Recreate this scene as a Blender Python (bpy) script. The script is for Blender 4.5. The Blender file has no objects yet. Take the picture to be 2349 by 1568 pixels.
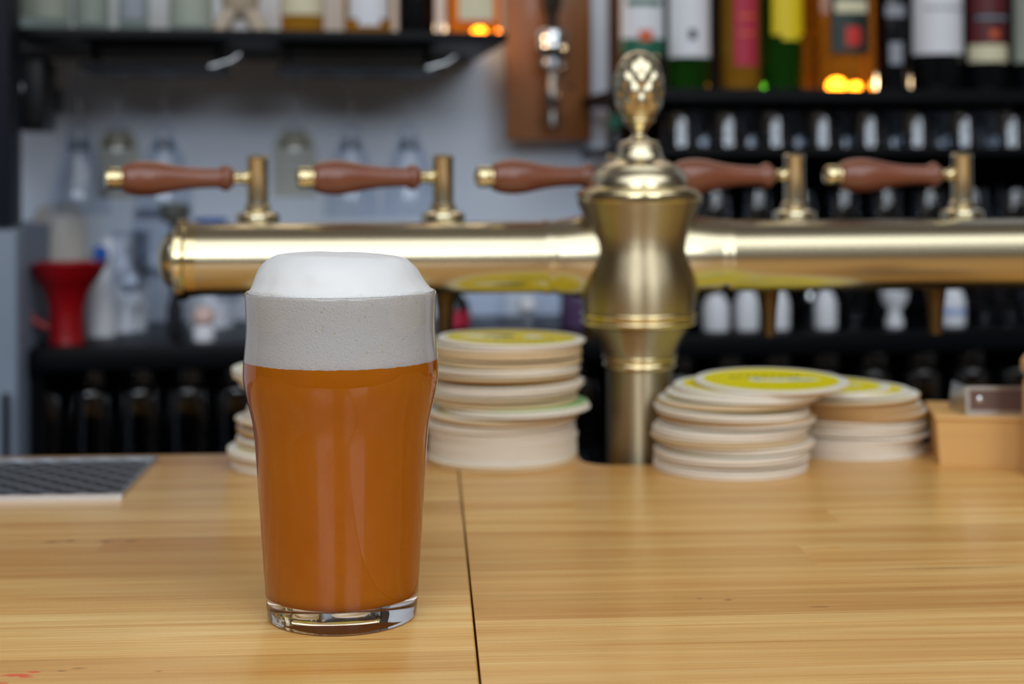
import bpy, bmesh, math, random
from mathutils import Vector, Matrix, noise
random.seed(7)
S = bpy.context.scene
COL = S.collection
PI = math.pi
# ------------------------------------------------------------------ camera
F = 3500.0; CX = 1174.5; HY = 410.0; CH = 0.199
TOP = 1.05                                     # height of the bar counter
A = math.radians(3.1); ROLL = math.radians(0.25); B = math.radians(9.0)
CAM = Vector((0, 0, TOP + CH))
FW = Vector((math.sin(A), math.cos(A), 0)); RT = Vector((math.cos(A), -math.sin(A), 0)); UP = Vector((0, 0, 1))
RC = RT * math.cos(ROLL) - UP * math.sin(ROLL); UC = UP * math.cos(ROLL) + RT * math.sin(ROLL)
cd = bpy.data.cameras.new('camera'); cam = bpy.data.objects.new('camera', cd); COL.objects.link(cam)
cam.matrix_world = Matrix(((RC.x, UC.x, -FW.x, CAM.x), (RC.y, UC.y, -FW.y, CAM.y), (RC.z, UC.z, -FW.z, CAM.z), (0, 0, 0, 1)))
cd.sensor_width = 36; cd.lens = 36 * F / 2349; cd.shift_y = -(784 - HY) / 2349
cd.clip_start = 0.02
cd.dof.use_dof = True; cd.dof.focus_distance = 0.668
cd.dof.aperture_fstop = cd.lens / 8.2
S.camera = cam
# ------------------------------------------------------------------ view, world, lights
S.view_settings.view_transform = 'Standard'; S.view_settings.look = 'None'
S.view_settings.gamma = 1; S.view_settings.use_curve_mapping = False
S.view_settings.exposure = 0.2
w = bpy.data.worlds.new('world'); S.world = w; w.use_nodes = True
w.node_tree.nodes['Background'].inputs[0].default_value = (0.75, 0.83, 1, 1)
w.node_tree.nodes['Background'].inputs[1].default_value = 0.25
WANG = B - A                                    # the back wall's angle to the bar
DU = Vector((math.cos(WANG), math.sin(WANG), 0)); DV = Vector((-math.sin(WANG), math.cos(WANG), 0))
def wf(u, v, z): return Vector((DU.x * u + DV.x * v, DU.y * u + DV.y * v, z))
def area(name, loc, size, energy, color, rot, spread=PI):
    l = bpy.data.lights.new(name, 'AREA'); l.shape = 'RECTANGLE'; l.size, l.size_y = size
    l.energy = energy; l.color = color; l.spread = spread
    o = bpy.data.objects.new(name, l); o.location = loc; o.rotation_euler = rot; COL.objects.link(o); return o
area('ceiling_light', wf(0.2, -1.05, 2.84), (4.2, 2.7), 74, (0.88, 0.94, 1.0), (0, 0, WANG))
area('window_light', wf(-1.35, -3.0, 2.42), (1.7, 0.75), 29, (0.84, 0.92, 1.0), (math.radians(82), 0, WANG))
area('window_light', wf(1.25, -3.0, 2.42), (1.5, 0.75), 24, (0.84, 0.92, 1.0), (math.radians(82), 0, WANG))
area('bottle_fill', wf(0.33, 1.84, 2.05), (1.3, 0.10), 1.6, (1, 0.78, 0.5), (0, 0, WANG))  # added warm fill from above, brightens the bottles on the right
area('bottle_fill', wf(-0.25, 1.84, 2.05), (0.9, 0.10), 0.45, (1, 0.82, 0.6), (0, 0, WANG))  # weaker added fill over the left shelf's bottles


# ------------------------------------------------------------------ placing helpers
def P(x, y, d): return CAM + FW * d + RC * ((x - CX) / F * d) + UC * ((HY - y) / F * d)
def PT(x, y, z=TOP):                            # pixel -> point on the horizontal plane z
    r = FW + RC * ((x - CX) / F) + UC * ((HY - y) / F)
    return CAM + r * ((z - CAM.z) / r.z)
def bk(x, V):                                   # pixel column -> (u, depth) on the wall-parallel plane V
    t = (x - CX) / F
    s = V / (math.cos(B) - t * math.sin(B))
    return s * (math.sin(B) + t * math.cos(B)), s
def bz(x, y, V):
    u, s = bk(x, V)
    return CAM.z + (HY - (x - CX) * math.tan(ROLL) - y) / F * s
def bw(px, x, V): return px / F * bk(x, V)[1]   # pixel width -> metres

# ------------------------------------------------------------------ object helpers
def tag(o, label=None, cat=None, group=None, kind=None):
    if label: o['label'] = label
    if cat: o['category'] = cat
    if group: o['group'] = group
    if kind: o['kind'] = kind
    return o
def thing(name, label, cat, loc=(0, 0, 0), rz=0, group=None):
    o = bpy.data.objects.new(name, None); COL.objects.link(o); o.empty_display_size = 0.02
    o.location = loc; o.rotation_euler = (0, 0, rz); return tag(o, label, cat, group)
def mesh(name, geo, mat, parent=None, sharp=35, smooth=True):
    v, f = geo
    me = bpy.data.meshes.new(name); me.from_pydata([tuple(p) for p in v], [], f)
    bm = bmesh.new(); bm.from_mesh(me); bmesh.ops.recalc_face_normals(bm, faces=bm.faces); bm.to_mesh(me); bm.free()
    me.materials.append(mat)
    if smooth:
        me.shade_smooth(); me.set_sharp_from_angle(angle=math.radians(sharp))
    o = bpy.data.objects.new(name, me); COL.objects.link(o); o.parent = parent; return o
def copy_tree(o, parent=None):
    c = o.copy(); COL.objects.link(c); c.parent = parent
    for ch in list(o.children): copy_tree(ch, c)
    return c
def join(*gs):
    V, Fs = [], []
    for v, f in gs:
        n = len(V); V += [Vector(p) for p in v]; Fs += [[i + n for i in q] for q in f]
    return V, Fs
def xf(g, M): return [M @ Vector(p) for p in g[0]], g[1]
def mv(g, x, y, z): return xf(g, Matrix.Translation((x, y, z)))
def box(x0, x1, y0, y1, z0, z1, b=0.0):
    if b <= 0:
        v = [(x, y, z) for z in (z0, z1) for x, y in ((x0, y0), (x1, y0), (x1, y1), (x0, y1))]
        return v, [[0, 3, 2, 1], [4, 5, 6, 7], [0, 1, 5, 4], [1, 2, 6, 5], [2, 3, 7, 6], [3, 0, 4, 7]]
    bm = bmesh.new(); bmesh.ops.create_cube(bm, size=1)
    for q in bm.verts: q.co = Vector(((x0 + x1) / 2 + q.co.x * (x1 - x0), (y0 + y1) / 2 + q.co.y * (y1 - y0), (z0 + z1) / 2 + q.co.z * (z1 - z0)))
    bmesh.ops.bevel(bm, geom=bm.edges[:], offset=b, segments=3, affect='EDGES', profile=0.5)
    g = [q.co.copy() for q in bm.verts], [[q.index for q in f.verts] for f in bm.faces]
    bm.free(); return g
def lathe(prof, n=48, fn=None):
    """prof: list of (r, z); r = 0 at an end closes it."""
    V, Fs, rings = [], [], []
    for r, z in prof:
        if r <= 1e-7: V.append((0, 0, z)); rings.append([len(V) - 1])
        else:
            ids = []
            for k in range(n):
                t = 2 * PI * k / n
                rr = r * (fn(t, z) if fn else 1)
                V.append((rr * math.cos(t), rr * math.sin(t), z)); ids.append(len(V) - 1)
            rings.append(ids)
    for a, b in zip(rings, rings[1:]):
        for k in range(n):
            k2 = (k + 1) % n
            if len(a) == 1 and len(b) == 1: continue
            if len(a) == 1: Fs.append([a[0], b[k], b[k2]])
            elif len(b) == 1: Fs.append([a[k], a[k2], b[0]])
            else: Fs.append([a[k], a[k2], b[k2], b[k]])
    return V, Fs
def smoothprof(pts, sub=4):
    """Catmull-Rom through (r, z) points"""
    out = []
    for i in range(len(pts) - 1):
        p0 = pts[max(i - 1, 0)]; p1 = pts[i]; p2 = pts[i + 1]; p3 = pts[min(i + 2, len(pts) - 1)]
        for k in range(sub):
            t = k / sub
            out.append(tuple(0.5 * (2 * p1[j] + (p2[j] - p0[j]) * t + (2 * p0[j] - 5 * p1[j] + 4 * p2[j] - p3[j]) * t * t + (3 * p1[j] - p0[j] - 3 * p2[j] + p3[j]) * t ** 3) for j in (0, 1)))
    out.append(pts[-1]); return [(max(r, 0), z) for r, z in out]
def tube(pts, rads, n=16):
    """round tube through 3-D points with radius per point, closed ends"""
    pts = [Vector(p) for p in pts]; V, Fs = [], []
    if isinstance(rads, (int, float)): rads = [rads] * len(pts)
    up = Vector((0, 0, 1))
    for i, p in enumerate(pts):
        d = (pts[min(i + 1, len(pts) - 1)] - pts[max(i - 1, 0)]).normalized()
        a = d.cross(up)
        if a.length < 0.05: a = d.cross(Vector((0, 1, 0)))
        a.normalize(); b = d.cross(a)
        for k in range(n):
            t = 2 * PI * k / n; V.append(p + (a * math.cos(t) + b * math.sin(t)) * rads[i])
    for i in range(len(pts) - 1):
        for k in range(n):
            k2 = (k + 1) % n; Fs.append([i * n + k, i * n + k2, (i + 1) * n + k2, (i + 1) * n + k])
    Fs.append(list(range(n))[::-1]); Fs.append([(len(pts) - 1) * n + k for k in range(n)])
    return V, Fs
def prism(outline, z0, z1):
    n = len(outline)
    V = [(x, y, z0) for x, y in outline] + [(x, y, z1) for x, y in outline]
    return V, [list(range(n))[::-1], list(range(n, 2 * n))] + [[i, (i + 1) % n, n + (i + 1) % n, n + i] for i in range(n)]
def arcpatch(r, z0, z1, half, t=0.0005, n=20, mid=-PI / 2, zfn=None):
    V, Fs = [], []
    for k in range(n + 1):
        s = -1 + 2 * k / n; a = mid + s * half
        za, zb = (zfn(s) if zfn else (z0, z1))
        for rr in (r, r + t):
            for z in (za, zb): V.append((rr * math.cos(a), rr * math.sin(a), z))
    for k in range(n):
        a, b = 4 * k, 4 * k + 4
        for i, j in ((0, 1), (1, 3), (3, 2), (2, 0)): Fs.append([a + i, a + j, b + j, b + i])
    Fs.append([0, 1, 3, 2]); Fs.append([4 * n, 4 * n + 2, 4 * n + 3, 4 * n + 1])
    return V, Fs
ALONG_X = Matrix.Rotation(PI / 2, 4, 'Y')       # lathe axis z -> +x

# ------------------------------------------------------------------ materials
def new(name):
    m = bpy.data.materials.new(name); m.use_nodes = True; nt = m.node_tree
    return m, nt, nt.nodes['Principled BSDF']
def pm(name, color, rough=0.5, metal=0.0, trans=0.0, ior=1.5, coat=0.0, vary=0.0, vscale=20, bump=0.0, bscale=200, sss=0.0, stretch=None, spec=0.5):
    m, nt, p = new(name); N = nt.nodes; L = nt.links
    p.inputs['Base Color'].default_value = (*color, 1); p.inputs['Roughness'].default_value = rough
    p.inputs['Metallic'].default_value = metal; p.inputs['Transmission Weight'].default_value = trans
    p.inputs['IOR'].default_value = ior; p.inputs['Coat Weight'].default_value = coat
    p.inputs['Specular IOR Level'].default_value = spec
    if sss: p.inputs['Subsurface Weight'].default_value = sss; p.inputs['Subsurface Scale'].default_value = 0.004; p.inputs['Subsurface Radius'].default_value = (1, 1, 1)
    tc = N.new('ShaderNodeTexCoord'); mp = N.new('ShaderNodeMapping'); L.new(tc.outputs['Object'], mp.inputs[0])
    if stretch: mp.inputs['Scale'].default_value = stretch
    if vary:
        n = N.new('ShaderNodeTexNoise'); n.inputs['Scale'].default_value = vscale; n.inputs['Detail'].default_value = 4
        L.new(mp.outputs[0], n.inputs[0])
        r = N.new('ShaderNodeMix'); r.data_type = 'RGBA'; L.new(n.outputs['Fac'], r.inputs[0])
        r.inputs[6].default_value = (*[c * (1 - vary) for c in color], 1); r.inputs[7].default_value = (*[min(1, c * (1 + vary)) for c in color], 1)
        L.new(r.outputs[2], p.inputs['Base Color'])
    if bump:
        n = N.new('ShaderNodeTexNoise'); n.inputs['Scale'].default_value = bscale; n.inputs['Detail'].default_value = 3
        L.new(mp.outputs[0], n.inputs[0])
        b = N.new('ShaderNodeBump'); b.inputs['Strength'].default_value = bump; b.inputs['Distance'].default_value = 0.001
        L.new(n.outputs['Fac'], b.inputs['Height']); L.new(b.outputs[0], p.inputs['Normal'])
    return m
def thin_glass(name, tint=(0.95, 0.97, 1), refl=1.0):
    """clear thin-walled glass: transparent with fresnel reflections"""
    m, nt, p = new(name); N = nt.nodes; L = nt.links; N.remove(p); out = N['Material Output']
    t = N.new('ShaderNodeBsdfTransparent'); t.inputs[0].default_value = (*tint, 1)
    g = N.new('ShaderNodeBsdfGlossy'); g.inputs['Roughness'].default_value = 0.04
    lw = N.new('ShaderNodeLayerWeight'); lw.inputs[0].default_value = 0.35
    pw = N.new('ShaderNodeMath'); pw.operation = 'POWER'; pw.inputs[1].default_value = 2.2; L.new(lw.outputs['Facing'], pw.inputs[0])
    mu = N.new('ShaderNodeMath'); mu.operation = 'MULTIPLY_ADD'; mu.inputs[1].default_value = 0.28 * refl; mu.inputs[2].default_value = 0.03 * refl
    L.new(pw.outputs[0], mu.inputs[0])
    mx = N.new('ShaderNodeMixShader'); L.new(mu.outputs[0], mx.inputs[0]); L.new(t.outputs[0], mx.inputs[1]); L.new(g.outputs[0], mx.inputs[2])
    L.new(mx.outputs[0], out.inputs[0]); return m
def srgb(r, g, b):
    return tuple(((c / 255 + 0.055) / 1.055) ** 2.4 if c > 10 else c / 255 / 12.92 for c in (r, g, b))

def wood_counter():
    m, nt, p = new('pine_counter'); N = nt.nodes; L = nt.links
    tc = N.new('ShaderNodeTexCoord')
    sep = N.new('ShaderNodeSeparateXYZ'); L.new(tc.outputs['Object'], sep.inputs[0])
    def math_(op, a, b=None, c=None):
        n = N.new('ShaderNodeMath'); n.operation = op
        for i, q in enumerate((a, b, c)):
            if q is None: continue
            if isinstance(q, (int, float)): n.inputs[i].default_value = q
            else: L.new(q, n.inputs[i])
        return n.outputs[0]
    X, Y = sep.outputs[0], sep.outputs[1]
    # glued staves running along the bar
    row = math_('FLOOR', math_('DIVIDE', Y, 0.043))
    wn = N.new('ShaderNodeTexWhiteNoise'); wn.noise_dimensions = '1D'; oi = N.new('ShaderNodeObjectInfo'); row = math_('ADD', row, math_('MULTIPLY', oi.outputs['Random'], 37)); L.new(row, wn.inputs['W'])
    seg = math_('FLOOR', math_('ADD', math_('DIVIDE', X, 1.3), math_('MULTIPLY', wn.outputs['Value'], 7)))
    cb = N.new('ShaderNodeCombineXYZ'); L.new(row, cb.inputs[0]); L.new(seg, cb.inputs[1])
    w2 = N.new('ShaderNodeTexWhiteNoise'); w2.noise_dimensions = '3D'; L.new(cb.outputs[0], w2.inputs[0])
    # grain
    off = N.new('ShaderNodeVectorMath'); off.operation = 'MULTIPLY_ADD'; L.new(w2.outputs['Color'], off.inputs[0]); off.inputs[1].default_value = (3, 3, 3); L.new(tc.outputs['Object'], off.inputs[2])
    mp = N.new('ShaderNodeMapping'); mp.inputs['Scale'].default_value = (1.6, 34, 1); L.new(off.outputs[0], mp.inputs[0])
    n1 = N.new('ShaderNodeTexNoise'); n1.inputs['Scale'].default_value = 2.2; n1.inputs['Detail'].default_value = 6; n1.inputs['Distortion'].default_value = 0.5; L.new(mp.outputs[0], n1.inputs[0])
    mp2 = N.new('ShaderNodeMapping'); mp2.inputs['Scale'].default_value = (3, 260, 1); L.new(off.outputs[0], mp2.inputs[0])
    n2 = N.new('ShaderNodeTexNoise'); n2.inputs['Scale'].default_value = 3; n2.inputs['Detail'].default_value = 5; L.new(mp2.outputs[0], n2.inputs[0])
    cr = N.new('ShaderNodeValToRGB'); L.new(n1.outputs['Fac'], cr.inputs[0]); e = cr.color_ramp.elements
    e[0].position = 0.28; e[0].color = (*srgb(212, 156, 86), 1); e[1].position = 0.72; e[1].color = (*srgb(238, 202, 136), 1)
    q = cr.color_ramp.elements.new(0.5); q.color = (*srgb(225, 178, 108), 1)
    st = N.new('ShaderNodeMix'); st.data_type = 'RGBA'; st.blend_type = 'MULTIPLY'; st.inputs[0].default_value = 1
    sr = N.new('ShaderNodeValToRGB'); L.new(w2.outputs['Value'], sr.inputs[0]); e = sr.color_ramp.elements
    e[0].color = (0.80, 0.70, 0.55, 1); e[1].color = (1.05, 1.06, 1.02, 1)
    L.new(cr.outputs[0], st.inputs[6]); L.new(sr.outputs[0], st.inputs[7])
    fi = N.new('ShaderNodeMix'); fi.data_type = 'RGBA'; fi.blend_type = 'MULTIPLY'; fi.inputs[0].default_value = 1
    fr = N.new('ShaderNodeValToRGB'); L.new(n2.outputs['Fac'], fr.inputs[0]); e = fr.color_ramp.elements
    e[0].position = 0.3; e[0].color = (0.84, 0.77, 0.68, 1); e[1].position = 0.62; e[1].color = (1.03, 1.03, 1.03, 1)
    L.new(st.outputs[2], fi.inputs[6]); L.new(fr.outputs[0], fi.inputs[7])
    col = fi.outputs[2]
    # knots, stains and the red ink marks near the front edge
    def spot(cx, cy, rx, ry, color, soft=0.6, noisy=0.0, strength=1.0):
        nonlocal col
        a = math_('DIVIDE', math_('SUBTRACT', X, cx), rx); b = math_('DIVIDE', math_('SUBTRACT', Y, cy), ry)
        d = math_('SQRT', math_('ADD', math_('MULTIPLY', a, a), math_('MULTIPLY', b, b)))
        if noisy:
            nn = N.new('ShaderNodeTexNoise'); nn.inputs['Scale'].default_value = 260; L.new(tc.outputs['Object'], nn.inputs[0])
            d = math_('ADD', d, math_('MULTIPLY', math_('SUBTRACT', nn.outputs['Fac'], 0.5), noisy))
        k = N.new('ShaderNodeMapRange'); L.new(d, k.inputs[0]); k.inputs[1].default_value = 1 - soft; k.inputs[2].default_value = 1; k.inputs[3].default_value = strength; k.inputs[4].default_value = 0
        x = N.new('ShaderNodeMix'); x.data_type = 'RGBA'; L.new(k.outputs[0], x.inputs[0]); L.new(col, x.inputs[6]); x.inputs[7].default_value = (*color, 1)
        col = x.outputs[2]
    for px, py, rx, ry in ((142, 1538, .0028, .0012), (180, 1532, .0042, .0010), (362, 1539, .0022, .0010), (1605, 1372, .0018, .0016), (1670, 1375, .0025, .0022), (1880, 1391, .006, .0012), (120, 1242, .006, .003), (160, 1240, .005, .003), (240, 1241, .006, .003), (300, 1240, .005, .0025)):
        q = PT(px, py); spot(q.x, q.y, rx, ry, srgb(105, 62, 22), 0.8, 0.7, 0.75)
    q = PT(1915, 1255); spot(q.x, q.y, .006, .003, srgb(214, 140, 30), 0.9, 0.4, 0.8)
    q = PT(2180, 1302); spot(q.x, q.y, .05, .0022, srgb(130, 85, 40), 0.9, 0.5, 0.8)
    q = PT(860, 1466); spot(q.x, q.y, .02, .0010, srgb(150, 80, 40), 0.9, 0.6, 0.8)
    for px, py, rx, ry in ((40, 1548, .0062, .0022), (75, 1541, .004, .0012), (8, 1566, .0035, .001), (60, 1552, .003, .001)):
        q = PT(px, py); spot(q.x, q.y, rx, ry, srgb(225, 70, 50), 0.3, 2.4, 0.8)
    L.new(col, p.inputs['Base Color'])
    rr = N.new('ShaderNodeMapRange'); L.new(n2.outputs['Fac'], rr.inputs[0]); rr.inputs[3].default_value = 0.24; rr.inputs[4].default_value = 0.36
    L.new(rr.outputs[0], p.inputs['Roughness']); p.inputs['Specular IOR Level'].default_value = 0.3
    p.inputs['Coat Weight'].default_value = 0.22; p.inputs['Coat Roughness'].default_value = 0.17
    bp = N.new('ShaderNodeBump'); bp.inputs['Strength'].default_value = 0.35; bp.inputs['Distance'].default_value = 0.0006
    L.new(n2.outputs['Fac'], bp.inputs['Height']); L.new(bp.outputs[0], p.inputs['Normal'])
    return m
M = {}
M['counter'] = wood_counter()
M['brass'] = pm('brass', (0.62, 0.54, 0.37), 0.25, 1.0, vary=0.08, vscale=6, bump=0.03, bscale=120)
M['brassturned'] = pm('turned_brass', (0.42, 0.35, 0.225), 0.36, 1.0, vary=0.08, vscale=6)
_nt = M['brassturned'].node_tree; _p = _nt.nodes['Principled BSDF']; _p.inputs['Anisotropic'].default_value = 0.9; _p.inputs['Anisotropic Rotation'].default_value = 0.25
_tg = _nt.nodes.new('ShaderNodeTangent'); _tg.direction_type = 'RADIAL'; _tg.axis = 'Z'; _nt.links.new(_tg.outputs[0], _p.inputs['Tangent'])
M['brass2'] = pm('polished_brass', (0.70, 0.58, 0.33), 0.18, 1.0)
M['brassdark'] = pm('tarnished_brass', (0.13, 0.075, 0.03), 0.45, 1.0, vary=0.2)
M['handle'] = pm('walnut_handle', srgb(122, 68, 46), 0.36, 0, coat=0.3, vary=0.22, vscale=9, stretch=(3, 14, 14))
M['card'] = pm('coaster_card', srgb(226, 212, 192), 0.75, vary=0.06, vscale=60, bump=0.2, bscale=900)
M['wall'] = pm('plaster_wall', srgb(224, 232, 246), 0.7, vary=0.04, vscale=3, bump=0.1, bscale=60)
M['sidewall'] = pm('painted_side_wall', srgb(96, 88, 80), 0.8, vary=0.05, vscale=3)
M['ceiling'] = pm('ceiling_paint', srgb(205, 205, 205), 0.8, vary=0.03, vscale=3)
M['floor'] = pm('floor_tiles', srgb(70, 60, 52), 0.5, vary=0.1, vscale=5)
M['black'] = pm('black_lacquer', (0.003, 0.0035, 0.005), 0.4, spec=0.12, vary=0.2, vscale=10)
M['blackmatt'] = pm('black_board', (0.003, 0.003, 0.004), 0.8, spec=0.1, vary=0.2, vscale=10)
M['chrome'] = pm('chrome', (0.75, 0.77, 0.8), 0.15, 1.0, vary=0.02)
M['steel'] = pm('brushed_steel', (0.55, 0.56, 0.58), 0.3, 1.0, vary=0.08, vscale=8, stretch=(1, 30, 30))
M['tglass'] = thin_glass('clear_glass')
M['smokeglass'] = thin_glass('dim_glass', (0.90, 0.93, 0.97), 1.9)
M['board'] = pm('stained_board', srgb(138, 84, 40), 0.42, vary=0.3, vscale=4, stretch=(10, 10, 1.0), coat=0.15)
M['boxwood'] = pm('pale_box_wood', srgb(214, 166, 100), 0.5, vary=0.12, vscale=5, stretch=(1, 8, 14))
M['paper'] = pm('white_label_paper', srgb(228, 230, 236), 0.6, vary=0.04, vscale=40)
M['cream'] = pm('cream_label_paper', srgb(222, 214, 180), 0.6, vary=0.05, vscale=40)
M['palegreen'] = pm('pale_green_label', srgb(160, 168, 154), 0.6, vary=0.05, vscale=40)
M['yellow'] = pm('yellow_label', srgb(232, 205, 20), 0.55, vary=0.06, vscale=40)
M['crimson'] = pm('crimson_label', srgb(176, 28, 60), 0.55, vary=0.1, vscale=40)
M['darkred'] = pm('dark_red_label', srgb(88, 14, 24), 0.55, vary=0.1, vscale=40)
M['green'] = pm('green_print', srgb(20, 96, 74), 0.5, vary=0.05, vscale=40)
M['darkgreenlabel'] = pm('dark_green_label', srgb(14, 40, 34), 0.5, vary=0.1, vscale=40)
M['redseal'] = pm('red_seal', srgb(200, 40, 30), 0.5, vary=0.05, vscale=40)
M['darkprint'] = pm('dark_print', srgb(40, 42, 52), 0.6, vary=0.05, vscale=40)
M['greyprint'] = pm('grey_print', srgb(150, 155, 165), 0.6, vary=0.05, vscale=40)
M['orangeprint'] = pm('orange_print', srgb(214, 96, 50), 0.6, vary=0.05, vscale=40)
M['clearbottle'] = thin_glass('clear_bottle_glass', (0.66, 0.72, 0.70), 1.2)
M['amber'] = pm('amber_spirit', (0.85, 0.30, 0.02), 0.06, trans=0.72, ior=1.3)
M['orange'] = pm('orange_spirit', (1.0, 0.30, 0.02), 0.06, trans=0.7, ior=1.3)
M['honey'] = pm('honey_spirit', (0.50, 0.24, 0.02), 0.08, trans=0.6, ior=1.3)
M['greenglass'] = pm('green_bottle_glass', (0.02, 0.12, 0.008), 0.05, trans=0.75, ior=1.3)
M['darkglass'] = pm('dark_bottle_glass', (0.003, 0.004, 0.005), 0.12, spec=0.3)
M['cap'] = pm('black_cap', (0.008, 0.008, 0.011), 0.4, spec=0.25, vary=0.1)
M['redplastic'] = pm('red_plastic', srgb(150, 6, 14), 0.35, vary=0.08)
M['blueplastic'] = pm('blue_plastic', srgb(20, 84, 170), 0.4, vary=0.06)
M['whiteplastic'] = pm('white_plastic', srgb(222, 224, 230), 0.5, vary=0.05)
M['greyplastic'] = pm('grey_panel', srgb(120, 132, 150), 0.55, vary=0.08)
M['ceramic'] = pm('beige_ceramic', srgb(190, 172, 150), 0.35, vary=0.15, vscale=60)
M['purple'] = pm('purple_glass', srgb(96, 74, 110), 0.15, trans=0.3)
M['tan'] = pm('tan_wood', srgb(205, 160, 110), 0.5, vary=0.1)

def ordinal(n):
    one = ['', 'first', 'second', 'third', 'fourth', 'fifth', 'sixth', 'seventh', 'eighth', 'ninth', 'tenth', 'eleventh', 'twelfth', 'thirteenth', 'fourteenth', 'fifteenth', 'sixteenth', 'seventeenth', 'eighteenth', 'nineteenth']
    if n < 20: return one[n]
    ten = {2: 'twent', 3: 'thirt', 4: 'fort'}[n // 10]
    return ten + 'ieth' if n % 10 == 0 else ten + 'y-' + one[n % 10]

# ================================================================== the room
def struct(name, geo, mat, loc=(0, 0, 0), rz=0):
    o = mesh(name, geo, mat, None, smooth=False); o.location = loc; o.rotation_euler = (0, 0, rz); o['kind'] = 'structure'; return o
VW = 2.06
struct('floor', box(-2.4, 2.4, -3.1, VW + 0.1, -0.1, 0), M['floor'], rz=WANG)
struct('ceiling', box(-2.4, 2.4, -3.1, VW + 0.1, 2.9, 3.0), M['ceiling'], rz=WANG)
struct('wall_back', box(-2.4, 2.4, VW, VW + 0.1, 0, 2.9), M['wall'], rz=WANG)
struct('wall_left', box(-2.5, -2.4, -3.1, VW + 0.1, 0, 2.9), M['sidewall'], rz=WANG)
struct('wall_right', box(2.4, 2.5, -3.1, VW + 0.1, 0, 2.9), M['sidewall'], rz=WANG)
struct('wall_front', box(-2.4, 2.4, -3.2, -3.1, 0, 2.9), pm('dark_front_wall', srgb(62, 54, 50), .8, vary=.1), rz=WANG)

# ================================================================== bar counter
YB = PT(300, 1043).y; YF = 0.26
sx_far = PT(1048, 1080).x; sx_near = PT(1111, 1568).x
SX = (sx_far + sx_near) / 2
ZB = TOP - 0.04
cl = mesh('bar_worktop', box(-1.5, SX - 0.00045, YF, YB, ZB, TOP, 0.0012), M['counter'])
tag(cl, 'pale pine worktop board left of the dark seam, carrying the beer glass', 'worktop')
# right board with the rounded notch for the tower
nl = PT(1322, 1036).x; nr = PT(1600, 1045).x; nf = PT(1440, 1066).y
out = [(SX + 0.00045, YF), (1.75, YF), (1.75, YB), (nr, YB)]
rad = 0.022
for k in range(7):
    a = k / 6 * PI / 2; out.append((nr - rad * math.sin(a) , nf + rad - rad * math.cos(a) + 0) if False else (nr - rad + rad * math.cos(a), nf + rad - rad * math.sin(a)))
for k in range(7):
    a = k / 6 * PI / 2; out.append((nl + rad - rad * math.sin(a), nf + rad - rad * math.cos(a)))
out += [(nl, YB - 0.012), (nl - 0.004, YB - 0.004), (nl - 0.012, YB), (SX + 0.00045, YB)]
# concave sweep at the left lip of the notch
g = prism(out, ZB, TOP)
cr_ = mesh('bar_worktop', g, M['counter'], smooth=False)
tag(cr_, 'long pale pine worktop board right of the seam, notched around the brass tower', 'worktop')
bc = thing('bar_cabinet', 'dark painted bar cabinet under the pine worktops', 'cabinet', (0, 0, 0))
mesh('carcass', box(-1.45, 1.7, YF + 0.10, nf - 0.02, 0.0, ZB), M['blackmatt'], bc, smooth=False)
ws = thing('lower_workbench', 'low dark steel workbench behind the bar under the tap tower', 'workbench', (0, 0, 0))
mesh('bench_top', box(-1.45, 1.7, nf - 0.018, nf + 0.34, 0.86, 0.90), M['blackmatt'], ws, smooth=False)
for x in (-1.4, 0.1, 1.64):
    mesh('leg', box(x - .02, x + .02, nf + 0.28, nf + 0.32, 0, 0.86), M['steel'], ws, smooth=False)

# drip grate inlaid at the left
def grate_mat():
    m, nt, p = new('perforated_steel'); N = nt.nodes; L = nt.links
    tc = N.new('ShaderNodeTexCoord'); mp = N.new('ShaderNodeMapping'); mp.inputs['Scale'].default_value = (70, 70, 0); mp.inputs['Rotation'].default_value = (0, 0, PI / 4); L.new(tc.outputs['Object'], mp.inputs[0])
    fr = N.new('ShaderNodeVectorMath'); fr.operation = 'FRACTION'; L.new(mp.outputs[0], fr.inputs[0])
    ds = N.new('ShaderNodeVectorMath'); ds.operation = 'DISTANCE'; L.new(fr.outputs[0], ds.inputs[0]); ds.inputs[1].default_value = (0.5, 0.5, 0)
    r = N.new('ShaderNodeValToRGB'); L.new(ds.outputs['Value'], r.inputs[0]); e = r.color_ramp.elements
    e[0].position = 0.40; e[0].color = (0.004, 0.006, 0.010, 1); e[1].position = 0.50; e[1].color = (0.22, 0.24, 0.28, 1)
    L.new(r.outputs[0], p.inputs['Base Color'])
    n = N.new('ShaderNodeTexNoise'); n.inputs['Scale'].default_value = 40; L.new(tc.outputs['Object'], n.inputs[0])
    k = N.new('ShaderNodeMapRange'); L.new(n.outputs['Fac'], k.inputs[0]); k.inputs[3].default_value = 0.25; k.inputs[4].default_value = 0.6; L.new(k.outputs[0], p.inputs['Roughness'])
    p.inputs['Metallic'].default_value = 0.6
    b = N.new('ShaderNodeBump'); b.inputs['Strength'].default_value = 1; b.inputs['Distance'].default_value = 0.002; L.new(ds.outputs['Value'], b.inputs['Height']); L.new(b.outputs[0], p.inputs['Normal'])
    return m
far = PT(362, 1055); near = PT(282, 1143)
gx1 = (far.x + near.x) / 2; gy0, gy1 = near.y, far.y
dt = thing('drip_grate', 'dark perforated steel drip grate lying on worktop at left', 'drip tray', (gx1 - 0.2, (gy0 + gy1) / 2, TOP))
hx, hy = 0.2, (gy1 - gy0) / 2
mesh('grate_plate', box(-hx + .003, hx - .003, -hy + .003, hy - .003, 0.0, 0.0014), grate_mat(), dt, smooth=False)
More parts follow.
